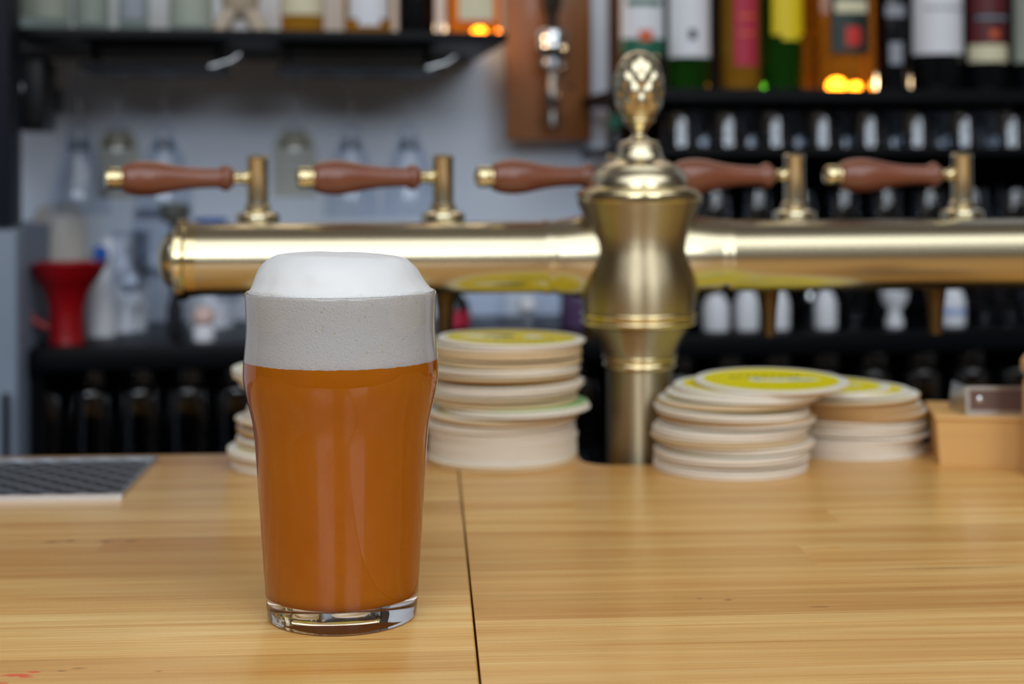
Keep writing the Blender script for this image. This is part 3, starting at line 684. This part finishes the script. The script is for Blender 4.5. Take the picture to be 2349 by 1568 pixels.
# bottles -----------------------------------------------------------------
def make_bottle(name, label, px, V, z, r, h, mat, labels=(), capm=None, cat='bottle', group=None, square=False):
    u, _ = bk(px, V)
    t = wthing(name, label, cat, u, V, z, group)
    sh_ = h * .62
    pr = [(0, .001), (r * .8, 0), (r * .97, .003), (r, .009), (r, sh_ * .5), (r, sh_ * .93), (r * .9, sh_ * 1.04), (r * .5, sh_ * 1.17), (.0155, sh_ * 1.27), (.0145, h * .93), (.0165, h * .935), (.0165, h * .955), (0, h * .955)]
    fn = None
    if square:
        fn = lambda a, zz: (1 / max(abs(math.cos(a)), abs(math.sin(a))) ** .75) * .93 if zz < sh_ * 1.03 else 1
    mesh('bottle_body', lathe(pr, 48, fn), mat, t, 40)
    mesh('cap', lathe([(0, h * .945), (.0172, h * .945), (.0172, h), (0, h)], 32), capm or M['cap'], t, 40)
    for (nm, z0, z1, half, lm, off, mid) in labels:
        rr = r * (1.02 if square else 1) + .0004 + off
        L_ = mesh(nm, arcpatch(rr, z0, z1, half, mid=-PI / 2 + mid), lm, t, 60)
    return t
VBot = 1.86
# left shelf
def lab(z0, z1, m, half=1.25, off=0, mid=0, nm='label'): return (nm, z0, z1, half, m, off, mid)
make_bottle('spirit_bottle', 'clear bottle with pale label at the left end of the left shelf', 100, VBot, zs, bw(62, 100, VBot), .30, M['clearbottle'], [lab(.018, .10, M['palegreen'])])
make_bottle('spirit_bottle', 'clear greenish bottle second from left on the left shelf', 212, VBot, zs, bw(40, 212, VBot), .29, M['clearbottle'], [lab(.014, .09, pm('greygreen_label', srgb(140, 150, 140), .6, vary=.1), 1.3)])
make_bottle('spirit_bottle', 'narrow clear grey bottle third from left on the left shelf', 308, VBot, zs, bw(36, 308, VBot), .28, M['clearbottle'], [lab(.02, .09, M['greyprint'], .8)])
make_bottle('spirit_bottle', 'clear bottle with blank pale label beside the ceramic ornament', 440, VBot, zs, bw(50, 440, VBot), .30, M['clearbottle'], [lab(.012, .10, M['palegreen'], 1.3)])
# ceramic ornament with splayed feet
u, _ = bk(552, VBot)
orn = wthing('ceramic_ornament', 'beige knobbly ceramic ornament with splayed feet between bottles on shelf', 'ornament', u, VBot, zs)
def blob(pts, rads): return tube(pts, rads, 16)
mesh('ornament_body', join(tube([(0, 0, .022), (0, 0, .034), (0, 0, .060), (0, 0, .085), (0, 0, .092)], [.012, .021, .026, .018, .006], 20)), M['ceramic'], orn, 60)
for sx in (-1, 1):
    for sy in (-1, 1):
        mesh('foot', tube([(sx * .008, sy * .005, .034), (sx * .018, sy * .010, .018), (sx * .023, sy * .013, .008), (sx * .024, sy * .014, .0005)], [.010, .009, .0095, .006], 14), M['ceramic'], orn, 60)
make_bottle('spirit_bottle', 'amber bottle with cream label right of the ceramic ornament', 695, VBot, zs, bw(50, 695, VBot), .29, M['honey'], [lab(.026, .10, M['cream'], 1.1)])
make_bottle('spirit_bottle', 'amber bottle with white shield label in middle of the left shelf', 845, VBot, zs, bw(55, 845, VBot), .30, M['honey'], [lab(.022, .10, M['paper'], .9), lab(.013, .024, M['paper'], .45)])
make_bottle('spirit_bottle', 'near black bottle left of the glowing orange bottle', 957, VBot, zs, bw(43, 957, VBot), .30, M['darkglass'])
make_bottle('liqueur_bottle', 'square glowing orange bottle with white label at right end of shelf', 1085, VBot - .02, zs, bw(66, 1085, VBot), .27, M['orange'], [lab(.018, .09, M['cream'], .55, .004), ('label_frame', .016, .018, .62, M['redseal'], .004, 0)], square=True)

# right shelving unit -------------------------------------------------------
VR = 1.74
unit = wthing('bottle_shelving', 'black open shelving unit behind the right half of the tower', 'shelf unit')
uu0, uu1 = bk(1394, 2.04)[0], bk(2349, VR)[0] + .25
ush = bk(1414, VR + .02)[0]
z_b = bz(1800, 203, VR)              # top of the bottle shelf
z_g = bz(1800, 336, VR)              # top of the glass shelf
z_cc = bz(1100, 778, VR)
mesh('back_panel', box(uu0 + .01, uu1, VW - .015, VW - .002, z_cc + .001, 1.75), M['blackmatt'], unit, smooth=False)
mesh('side_panel', box(uu0, uu0 + .0095, 1.97, VW - .002, bz(1400, 330, 2.0), 1.75), M['board'], unit, smooth=False)
so = [(ush, VR), (uu1, VR), (uu1, VW - .016), (uu0 + .011, VW - .016), (uu0 + .011, 1.965), (ush, 1.965)]
mesh('shelf_board', prism(so, z_b - .014, z_b), M['black'], unit, smooth=False)
mesh('shelf_board', prism(so, z_g - .010, z_g), M['black'], unit, smooth=False)
VB2 = 1.83
def rb(label, xa, xb, mat, labels, h=.30, name='spirit_bottle', square=False, capm=None):
    c = (xa + xb) / 2; return make_bottle(name, label, c, VB2, z_b, bw((xb - xa) / 2, c, VB2), h, mat, labels, capm, square=square)
zof = lambda px, y: bz(px, y, VB2) - z_b
rb('clear bottle with white and green label behind the pine cone finial', 1418, 1522, M['clearbottle'],
   [lab(zof(1470, 128), zof(1470, 92), M['green'], 1.2), lab(zof(1470, 92), zof(1470, -60), M['paper'], 1.2), lab(zof(1470, 18), zof(1470, 4), M['green'], .8, .0006, 0, 'print'), lab(zof(1470, 98), zof(1470, 74), M['orangeprint'], .3, .0006, 0, 'emblem')])
rb('dark bottle with tall white label and small grey bird mark', 1530, 1628, M['greenglass'],
   [lab(zof(1580, 134), zof(1580, -60), M['paper'], 1.25), lab(zof(1580, 95), zof(1580, 72), M['darkprint'], .17, .0006, -.05, 'emblem')])
rb('amber bottle with narrow crimson label on the right shelf', 1655, 1745, M['honey'],
   [lab(zof(1700, 155), zof(1700, -60), M['crimson'], .62), lab(zof(1700, 45), zof(1700, 38), M['orangeprint'], .4, .0006, 0, 'print'), lab(zof(1700, 85), zof(1700, 78), M['orangeprint'], .35, .0006, 0, 'print')])
rb('green bottle with yellow label on the right shelf', 1750, 1842, M['greenglass'],
   [lab(zof(1800, 84), zof(1800, -60), M['yellow'], .95, 0, .1), lab(zof(1800, 96), zof(1800, 84), M['yellow'], .5, 0, .15)])
rb('square glowing amber bottle with dark label and red seal', 1848, 1998, M['amber'],
   [lab(zof(1925, 128), zof(1925, -60), M['darkgreenlabel'], .52, .006), lab(zof(1925, 112), zof(1925, 70), M['redseal'], .20, .0068, .03, 'seal'), lab(zof(1925, 38), zof(1925, 10), M['cream'], .42, .0068, 0, 'print')], square=True)
rb('black bottle with grey lettering right of the glowing amber bottle', 2010, 2078, M['darkglass'],
   [lab(zof(2045, 42), zof(2045, 14), M['greyprint'], .7), lab(zof(2045, 150), zof(2045, 100), M['greyprint'], .45)])
rb('dark bottle with large plain white label on the right shelf', 2084, 2206, M['darkglass'],
   [lab(zof(2145, 128), zof(2145, -60), M['paper'], 1.3), lab(zof(2145, 28), zof(2145, 22), M['greyprint'], .8, .0006, 0, 'print')])
rb('dark bottle with deep red and cream label', 2212, 2308, M['darkglass'],
   [lab(zof(2260, 104), zof(2260, -60), M['darkred'], 1.25), lab(zof(2260, 145), zof(2260, 106), M['cream'], 1.25), lab(zof(2260, 55), zof(2260, 36), M['darkprint'], 1.0, .0006, 0, 'print'), lab(zof(2260, 48), zof(2260, 43), M['greyprint'], .8, .001, 0, 'print'), lab(zof(2260, 92), zof(2260, 74), M['orangeprint'], .2, .0006, 0, 'emblem')])
rb('bottle with pale cream label cut off by the right edge', 2316, 2420, M['darkglass'], [lab(zof(2345, 146), zof(2345, -60), M['palegreen'], 1.3)])

# unseen warm fill points added behind the two amber bottles to make them glow
def glow_fill(px, V, z, e):
    l = bpy.data.lights.new('bottle_glow_fill', 'POINT'); l.energy = e; l.color = (1, 0.72, 0.42); l.shadow_soft_size = 0.009
    o = bpy.data.objects.new('bottle_glow_fill', l); COL.objects.link(o); o.location = wf(bk(px, V)[0], V, z)
glow_fill(1912, 1.91, z_b + .018, 0.5); glow_fill(1945, 1.905, z_b + .012, 0.35)
glow_fill(1095, 1.90, zs + .012, 0.2); glow_fill(1018, 1.90, zs + .014, 0.05)
# tumblers upside down on the glass shelf -----------------------------------
def tumbler(r0, r1, h, n=32, wall=.0016):
    pr = [(0, 0), (r0 * .78, 0), (r0 * .90, .0008), (r0 * .975, .003), (r0, .006), (r0 + (r1 - r0) * .5, h * .5), (r1, h), (r1 - wall, h), (r0 + (r1 - r0) * .5 - wall, h * .5), (r0 - wall, .008), (0, .007)]
    return lathe(pr, n)
def row(name, label_fn, cat, group, geo, mat, spots, flip_h=None):
    first = None
    for i, (u, v, z) in enumerate(spots):
        if first is None: o = first = mesh(name, geo, mat, None, 50)
        else: o = first.copy(); COL.objects.link(o)
        o.location = wf(u, v, z); o.rotation_euler = (PI if flip_h else 0, 0, WANG)
        if flip_h: o.location.z += flip_h
        tag(o, label_fn(i), cat, group)
sp1 = [(bk(x, 1.82)[0], 1.82, z_g) for x in (1560, 1668, 1776, 1884, 1992, 2100, 2208, 2316)]
row('tumbler', lambda i: 'upturned tumbler, ' + ordinal(i + 1) + ' from left in front row below the bottles', 'glass', 'tumblers in the front row on the glass shelf', tumbler(.021, .026, .052), M['smokeglass'], sp1, .052)
sp2 = [(bk(x, 1.92)[0], 1.92, z_g) for x in (1610, 1720, 1830, 1940, 2050, 2160, 2270)]
row('tumbler', lambda i: 'upturned tumbler, ' + ordinal(i + 1) + ' from left in rear row below the bottles', 'glass', 'tumblers in the rear row on the glass shelf', tumbler(.022, .028, .058), M['smokeglass'], sp2, .058)

# back counter ----------------------------------------------------------------
VC = 1.74
z_c = bz(1100, 778, VC)
uc0, uc1 = bk(38, 1.68)[0] + .003, bk(2349, VC)[0] + .25
bcn = wthing('back_counter', 'long black back counter with open glass shelves underneath', 'counter')
mesh('counter_slab', box(uc0, uc1, VC, VW - .016, z_c - .026, z_c, .002), M['black'], bcn)
z_l = z_c - .178
mesh('lower_shelf', box(uc0, uc1, VC + .01, VW - .016, z_l - .015, z_l), M['black'], bcn, smooth=False)
mesh('back_board', box(uc0, uc1, VW - .0155, VW - .003, .0, z_c - .027), M['blackmatt'], bcn, smooth=False)
mesh('plinth', box(uc0, uc1, VC + .03, VW - .016, 0, z_l - .016), M['blackmatt'], bcn, smooth=False)
for k in range(3):
    uu = uc0 + (uc1 - uc0) * (k / 2) ; uu = min(max(uu, uc0 + .006), uc1 - .006)
    if k == 1: uu = bk(1480, VC)[0]
    mesh('upright', box(uu - .006, uu + .006, VC + .012, VW - .017, z_l, z_c - .026), M['blackmatt'], bcn, smooth=False)
tall = tumbler(.024, .030, .125); M['tallglass'] = thin_glass('tall_glass', (0.93, 0.95, 0.98), 4.0)
xs = [x for x in range(95, 2340, 112)]
fr_ = [x for x in xs if not 1440 < x < 1520]
row('highball_glass', lambda i: 'upturned tall glass, ' + ordinal(i + 1) + ' from left in front row under the back counter', 'glass', 'tall glasses in front under the back counter', tall, M['tallglass'], [(bk(x, 1.81)[0], 1.81, z_l) for x in fr_], .125)
row('highball_glass', lambda i: 'upturned tall glass, ' + ordinal(i + 1) + ' from left in rear row under the back counter', 'glass', 'tall glasses at the rear under the back counter', tumbler(.025, .029, .138), M['tallglass'], [(bk(x, 1.92)[0], 1.92, z_l) for x in fr_[:-1]], .138)

# glasses standing on a low riser behind the right pipe -----------------------
z_m = bz(1900, 560, 1.88)
ri = wthing('glass_riser', 'low black riser shelf standing on the right of back counter', 'riser')
ur0, ur1 = bk(1450, 1.86)[0], bk(2349, 1.86)[0] + .2
mesh('riser_top', box(ur0, ur1, 1.86, VW - .017, z_m - .008, z_m), M['black'], ri, smooth=False)
for uu in (ur0 + .01, (ur0 + ur1) / 2, ur1 - .01):
    mesh('riser_support', box(uu - .005, uu + .005, 1.95, VW - .018, z_c, z_m - .008), M['black'], ri, smooth=False)
row('small_glass', lambda i: 'upturned small glass, ' + ordinal(i + 1) + ' from left on the riser behind right pipe', 'glass', 'small glasses on the riser behind the pipe', tumbler(.020, .025, .075), M['smokeglass'], [(bk(x, 1.91)[0], 1.91, z_m) for x in range(1640, 2349, 98)], .075)

# white cups and small bottles on the back counter at right -------------------
def lathe_thing(name, label, cat, px, V, z, prof, mat, part, group=None, extra=()):
    u, _ = bk(px, V); t = wthing(name, label, cat, u, V, z, group)
    mesh(part, lathe(prof, 40), mat, t, 45)
    for nm, pf, m2 in extra: mesh(nm, lathe(pf, 40), m2, t, 45)
    return t
VK = 1.79
zcs = z_c
k = bw(1, 1900, VK)
bott = lambda r, h: [(0, 0), (r * .95, 0), (r, .003), (r, h * .62), (r * .82, h * .78), (r * .55, h * .9), (r * .5, h), (0, h)]
lathe_thing('white_jar', 'squat white jar left of the dark tap spout on back counter', 'jar', 1641, VK, zcs, bott(30 * k, 88 * k), M['whiteplastic'], 'jar_body', extra=[('lid', [(0, 86 * k), (20 * k, 86 * k), (20 * k, 96 * k), (0, 96 * k)], M['cap'])])
lathe_thing('white_bottle', 'white tapered bottle directly left of the dark tap spout', 'bottle', 1712, VK, zcs, bott(27 * k, 100 * k), M['whiteplastic'], 'bottle_body', extra=[('cap', [(0, 98 * k), (14 * k, 98 * k), (13 * k, 112 * k), (0, 112 * k)], M['greyplastic'])])
lathe_thing('white_bottle', 'white bottle directly right of the first visible tap spout', 'bottle', 1786, VK, zcs, bott(24 * k, 94 * k), M['whiteplastic'], 'bottle_body', extra=[('cap', [(0, 92 * k), (12 * k, 92 * k), (11 * k, 106 * k), (0, 106 * k)], M['cap'])])
lathe_thing('white_bottle', 'white bottle midway between the two tap spouts', 'bottle', 1892, VK, zcs, bott(26 * k, 92 * k), M['whiteplastic'], 'bottle_body', extra=[('cap', [(0, 90 * k), (12 * k, 90 * k), (11 * k, 104 * k), (0, 104 * k)], M['greyplastic'])])
lathe_thing('white_goblet', 'white goblet shaped egg cup left of the right tap spout', 'cup', 2050, VK, zcs, [(0, 0), (20 * k, 0), (21 * k, 12 * k), (14 * k, 32 * k), (18 * k, 42 * k), (30 * k, 60 * k), (33 * k, 82 * k), (30 * k, 82 * k), (24 * k, 60 * k), (0, 48 * k)], M['whiteplastic'], 'cup_body')
wb = lathe_thing('white_bottle', 'white bottle with pale blue band right of the right tap spout', 'bottle', 2183, VK, zcs, bott(30 * k, 96 * k), M['whiteplastic'], 'bottle_body', extra=[('cap', [(0, 94 * k), (15 * k, 94 * k), (14 * k, 108 * k), (0, 108 * k)], M['whiteplastic']), ('band', [(30.4 * k, 26 * k), (31 * k, 26 * k), (31 * k, 42 * k), (30.4 * k, 42 * k), (30.4 * k, 26 * k)], pm('pale_blue_band', srgb(150, 170, 215), .5, vary=.03))])
lathe_thing('red_jar', 'small crimson jar peeking out left of the blue banded white bottle', 'jar', 2153, 1.90, zcs, bott(20 * k, 70 * k), M['crimson'], 'jar_body', extra=[('lid', [(0, 68 * k), (12 * k, 68 * k), (12 * k, 76 * k), (0, 76 * k)], M['cap'])])
lathe_thing('salt_shaker', 'small chrome topped shaker beside the middle white bottle', 'shaker', 1856, 1.86, zcs, [(0, 0), (11 * k, 0), (12 * k, 40 * k), (9 * k, 58 * k), (0, 58 * k)], M['tglass'], 'shaker_glass', extra=[('shaker_top', [(0, 56 * k), (11 * k, 56 * k), (10 * k, 70 * k), (5 * k, 76 * k), (0, 77 * k)], M['chrome'])])
row('shot_glass', lambda i: 'clear narrow glass, ' + ordinal(i + 1) + ' from left at right end of back counter', 'glass', 'narrow glasses at the right end of the back counter', tumbler(.013, .016, .070), M['tglass'], [(bk(x, 1.83)[0], 1.83, zcs) for x in (1962, 2262, 2318, 2372)])

# left part of the back counter -------------------------------------------------
k = bw(1, 160, VK)
def pitcher():
    u, _ = bk(152, VK); t = wthing('red_funnel_jug', 'red plastic flared jug on the back counter at far left', 'jug', u, VK, zcs)
    pf = smoothprof([(40 * k, 0), (38 * k, 30 * k), (40 * k, 80 * k), (52 * k, 120 * k), (74 * k, 152 * k), (92 * k, 184 * k)], 4)
    inn = [(r - .002, z + .0005) for r, z in pf[::-1]]
    mesh('jug_body', lathe([(0, 0)] + pf + inn[:-1] + [(0, .003)], 48), M['redplastic'], t, 50)
    mesh('handle', tube([(-80 * k, 0, 160 * k), (-98 * k, 0, 140 * k), (-96 * k, 0, 90 * k), (-70 * k, 0, 50 * k), (-40 * k, 0, 36 * k)], .005), M['redplastic'], t, 60)
pitcher()
u, _ = bk(228, 1.86)
bl = wthing('blue_topped_bottle', 'white squeeze bottle with round blue top behind the red jug', 'bottle', u, 1.87, zcs)
k2 = bw(1, 228, 1.87)
mesh('bottle_body', lathe([(0, 0), (34 * k2, 0), (35 * k2, 110 * k2), (28 * k2, 150 * k2), (12 * k2, 168 * k2), (0, 168 * k2)], 40), M['whiteplastic'], bl, 45)
mesh('blue_cap', lathe(smoothprof([(0.0001, 164 * k2), (12 * k2, 168 * k2), (17 * k2, 184 * k2), (14 * k2, 200 * k2), (0.0001, 208 * k2)], 4), 32), M['blueplastic'], bl, 60)
cl_ = wthing('white_bag', 'crumpled whitish plastic bag slumped right of the red jug', 'bag', bk(262, 1.93)[0], 1.93, zcs)
def bag_geo():
    n, m_ = 48, 20; V, Fs = [], []
    for i in range(m_ + 1):
        for kk in range(n):
            t = 2 * PI * kk / n; f_ = i / m_
            r = .040 * (1 - f_ ** 2.2 * .6) ; z = f_ * .115
            e = noise.noise(Vector((math.cos(t) * 1.6, math.sin(t) * 1.6, f_ * 4))) * .014 + noise.noise(Vector((math.cos(t) * 5, math.sin(t) * 5, f_ * 9))) * .006
            r = max(r + e * min(1, f_ * 4 + .3), .002); V.append((r * math.cos(t), r * math.sin(t) * .8, z))
    for i in range(m_):
        for kk in range(n):
            k3 = (kk + 1) % n; Fs.append([i * n + kk, i * n + k3, (i + 1) * n + k3, (i + 1) * n + kk])
    Fs.append(list(range(n))[::-1]); Fs.append([m_ * n + kk for kk in range(n)])
    return V, Fs
mesh('bag', bag_geo(), M['whiteplastic'], cl_, 80)
lathe_thing('cream_jar', 'tall cream jar with rounded top behind the red jug', 'jar', 135, 1.96, zcs, smoothprof([(.0001, 0), (.030, .001), (.034, .03), (.035, .10), (.032, .135), (.022, .152), (.0001, .158)], 4), pm('cream_glaze', srgb(205, 196, 186), .4, vary=.06), 'jar_body')
for px, V, r, h, bo_, lab_ in ((300, 1.84, .022, .125, .075, 'clear upright wine glass right of the red jug'), (352, 1.90, .026, .150, .085, 'clear upright wine glass left of the black stemmed bottle'), (455, 1.92, .025, .130, .075, 'clear upright wine glass behind the pipe end cap'), (520, 1.84, .024, .105, .065, 'clear upright wine glass left of the pint foam')):
    make_stem(lab_, bk(px, V)[0], V, zcs, r, h, bo_, 'upright stemmed glasses on the back counter', None, False)
u, _ = bk(400, 1.86)
k2 = bw(1, 400, 1.86)
pb = wthing('bar_tool', 'slim black tool standing behind the pipe end cap', 'bar tool', u, 1.86, zcs)
mesh('shaft', lathe([(0, 0), (18 * k2, 0), (18 * k2, 60 * k2), (10 * k2, 90 * k2), (9 * k2, 260 * k2), (0, 260 * k2)], 32), M['cap'], pb, 45)
mesh('broad_top', lathe([(0, 255 * k2), (24 * k2, 258 * k2), (36 * k2, 275 * k2), (34 * k2, 300 * k2), (0, 304 * k2)], 32), pm('olive_grey_top', srgb(96, 96, 84), .5, vary=.1), pb, 45)
lathe_thing('blue_capped_jar', 'pale jar with a bright blue lid peeking above the pipe', 'jar', 482, 1.96, zcs, [(0, 0), (.028, 0), (.028, .105), (.020, .122), (0, .122)], M['whiteplastic'], 'jar_body', extra=[('lid', [(0, .121), (.021, .121), (.021, .136), (0, .137)], M['blueplastic'])])
lathe_thing('ball_top_shaker', 'small pinkish ball topped shaker left of the pint', 'shaker', 466, 1.79, zcs, [(0, 0), (.012, 0), (.013, .012), (.009, .018), (0, .018)], M['whiteplastic'], 'shaker_base', extra=[('ball_top', smoothprof([(.0001, .0175), (.010, .020), (.013, .028), (.009, .037), (.0001, .040)], 3), pm('pinkish_ball', srgb(222, 190, 180), .3, vary=.05))])
# between pint and tower
lathe_thing('red_bottle', 'small dark bottle with red label right of the pint', 'bottle', 1040, 1.84, zcs, bott(.019, .050), M['darkglass'], 'bottle_body', extra=[('label', [(.0193, .006), (.0197, .006), (.0197, .026), (.0193, .026), (.0193, .006)], M['crimson'])])
lathe_thing('clear_jar', 'clear jar above the left coaster stack', 'jar', 1115, 1.90, zcs, [(0, 0), (.025, 0), (.026, .05), (.022, .062), (.021, .062), (.0235, .05), (.023, .003), (0, .003)], M['tglass'], 'jar_body')
lathe_thing('white_shaker', 'white ball topped shaker above the left coaster stack', 'shaker', 1208, 1.82, zcs, [(0, 0), (.015, 0), (.016, .014), (.010, .022), (0, .022)], M['tglass'], 'shaker_base', extra=[('ball_top', smoothprof([(.0001, .021), (.009, .024), (.012, .031), (.008, .039), (.0001, .042)], 3), M['whiteplastic'])])
lathe_thing('purple_bottle', 'purple tinted bottle just left of the tower', 'bottle', 1322, 1.86, zcs, bott(.021, .070), M['purple'], 'bottle_body', extra=[('cap', [(0, .068), (.012, .068), (.012, .080), (0, .080)], M['whiteplastic'])])
lathe_thing('clear_jar', 'tall clear jar between the white shaker and purple bottle', 'jar', 1262, 1.93, zcs, [(0, 0), (.022, 0), (.023, .06), (.018, .078), (.017, .078), (.0205, .06), (.020, .003), (0, .003)], M['tglass'], 'jar_body')

# corkscrew board -----------------------------------------------------------------
VBo = 1.99
ub0, ub1 = bk(1163, VBo)[0], bk(1357, VBo)[0]; zb0 = bz(1260, 323, VBo)
bo = wthing('wooden_board', 'brown wooden board hanging on the wall behind the tower', 'board', (ub0 + ub1) / 2, VBo, zb0)
hw = (ub1 - ub0) / 2
mesh('board_panel', box(-hw, hw, 0, .02, 0, .32, .0015), M['board'], bo)
mesh('knot', mv(xf(lathe([(0, 0), (.0045, 0), (.0035, .0006), (0, .0008)], 20), Matrix.Rotation(PI / 2, 4, 'X')), bw(50, 1300, VBo), .0002, zof(1300, 180) + z_b - zb0 + .0), pm('dark_knot', srgb(60, 24, 8), .6, vary=.2), bo, 60)
mesh('mounting_block', box(-.010, .010, .02, .068, .05, .26), M['board'], bo, smooth=False)
VQ = 1.965
cz = lambda y: bz(1268, y, VQ)
uq, _ = bk(1268, VQ)
ck = wthing('wall_corkscrew', 'chrome and black lever corkscrew mounted on the wooden board', 'corkscrew', uq, VQ, cz(290))
c0 = cz(290); kk = bw(1, 1268, VQ)
def cy(pts): return lathe([(0, cz(pts[0][1]) - c0)] + [(r * kk, cz(y) - c0) for r, y in pts] + [(0, cz(pts[-1][1]) - c0)], 32)
mesh('worm_guide', cy([(12, 289), (13, 270), (11, 262), (11, 240), (17, 232), (17, 205), (12, 196), (13, 162)]), pm('dull_bronze_steel', (0.28, 0.26, 0.24), .35, .9, vary=.15), ck, 40)
mesh('cross_pin', tube([(-32 * kk, 0, cz(268) - c0), (32 * kk, 0, cz(268) - c0)], 4 * kk), M['brassdark'], ck, 60)
mesh('ring', cy([(20, 160), (31, 156), (32, 146), (30, 136), (20, 132)]), pm('dark_steel', (0.25, 0.26, 0.3), .3, .9, vary=.1), ck, 40)
mesh('lower_collar', cy([(26, 132), (28, 122), (28, 118)]), M['cap'], ck, 40)
mesh('chrome_collar', cy([(33, 120), (36, 114), (36, 98), (34, 94), (37, 92), (38, 78), (34, 70), (24, 68)]), M['chrome'], ck, 40)
mesh('black_shaft', cy([(15, 70), (14, 30), (22, 20), (24, -40), (16, -50)]), M['cap'], ck, 40)
mesh('wall_arm', box(-.006, .006, .0, .0255, cz(150) - c0, cz(60) - c0), M['cap'], ck, smooth=False)

# white pillar edge right of the board
struct('trim_1', box(bk(1358, 2.0)[0], bk(1396, 2.0)[0], 2.0, VW, 0, 2.9), M['wall'], rz=WANG)
# small green item on the side of the shelving
u, _ = bk(1396, 1.80)
gb = wthing('green_stopper_bottle', 'small dark bottle with green stopper left of the pine cone finial', 'bottle', bk(1412, 1.80)[0], 1.80, z_g)
mesh('bottle_body', lathe([(0, 0), (.010, 0), (.010, .018), (.006, .024), (0, .024)], 24), M['darkglass'], gb, 45)
mesh('green_stopper', lathe([(0, .023), (.008, .023), (.009, .030), (.008, .040), (0, .041)], 24), M['green'], gb, 45)

# dark cupboard and grey panel at the far left
ul0, ul1 = bk(-200, 1.70)[0], bk(24, 1.70)[0]
cb1 = wthing('tall_cupboard', 'tall black cupboard edge at the far left of the picture', 'cupboard')
mesh('cupboard_body', box(ul0, ul1, 1.70, 1.775, bz(0, 520, 1.70), 2.1, .002), pm('navy_black_paint', (0.004, 0.006, 0.014), .5, spec=0.2, vary=.1), cb1)
cb2 = wthing('steel_fridge', 'pale grey fridge side at the far left below the cupboard', 'fridge')
mesh('fridge_body', box(ul0, bk(38, 1.68)[0], 1.68, VW - .001, 0, bz(0, 528, 1.68), .003), M['greyplastic'], cb2)
mesh('fridge_handle', tube([(bk(10, 1.665)[0], 1.665, bz(0, 900, 1.67)), (bk(10, 1.665)[0], 1.665, bz(0, 1100, 1.67))], .004), M['chrome'], cb2, 60)
bbz = wthing('wall_box', 'black round cornered box hanging by the cupboard under the left shelf', 'box', bk(64, 1.80)[0], 1.80, bz(64, 298, 1.8))
kq = bw(1, 64, 1.8)
mesh('box_body', box(-38 * kq, 38 * kq, 0, .10, 0, 170 * kq, .006), M['cap'], bbz)
mesh('bracket', box(-10 * kq, 10 * kq, .09, VW - 1.802, 60 * kq, 120 * kq), M['cap'], bbz, smooth=False)
mesh('light_button', mv(xf(lathe([(0, 0), (.0075, 0), (.0065, .003), (0, .004)], 24), Matrix.Rotation(PI / 2, 4, 'X')), -24 * kq, .0002, 97 * kq), M['whiteplastic'], bbz, 45)
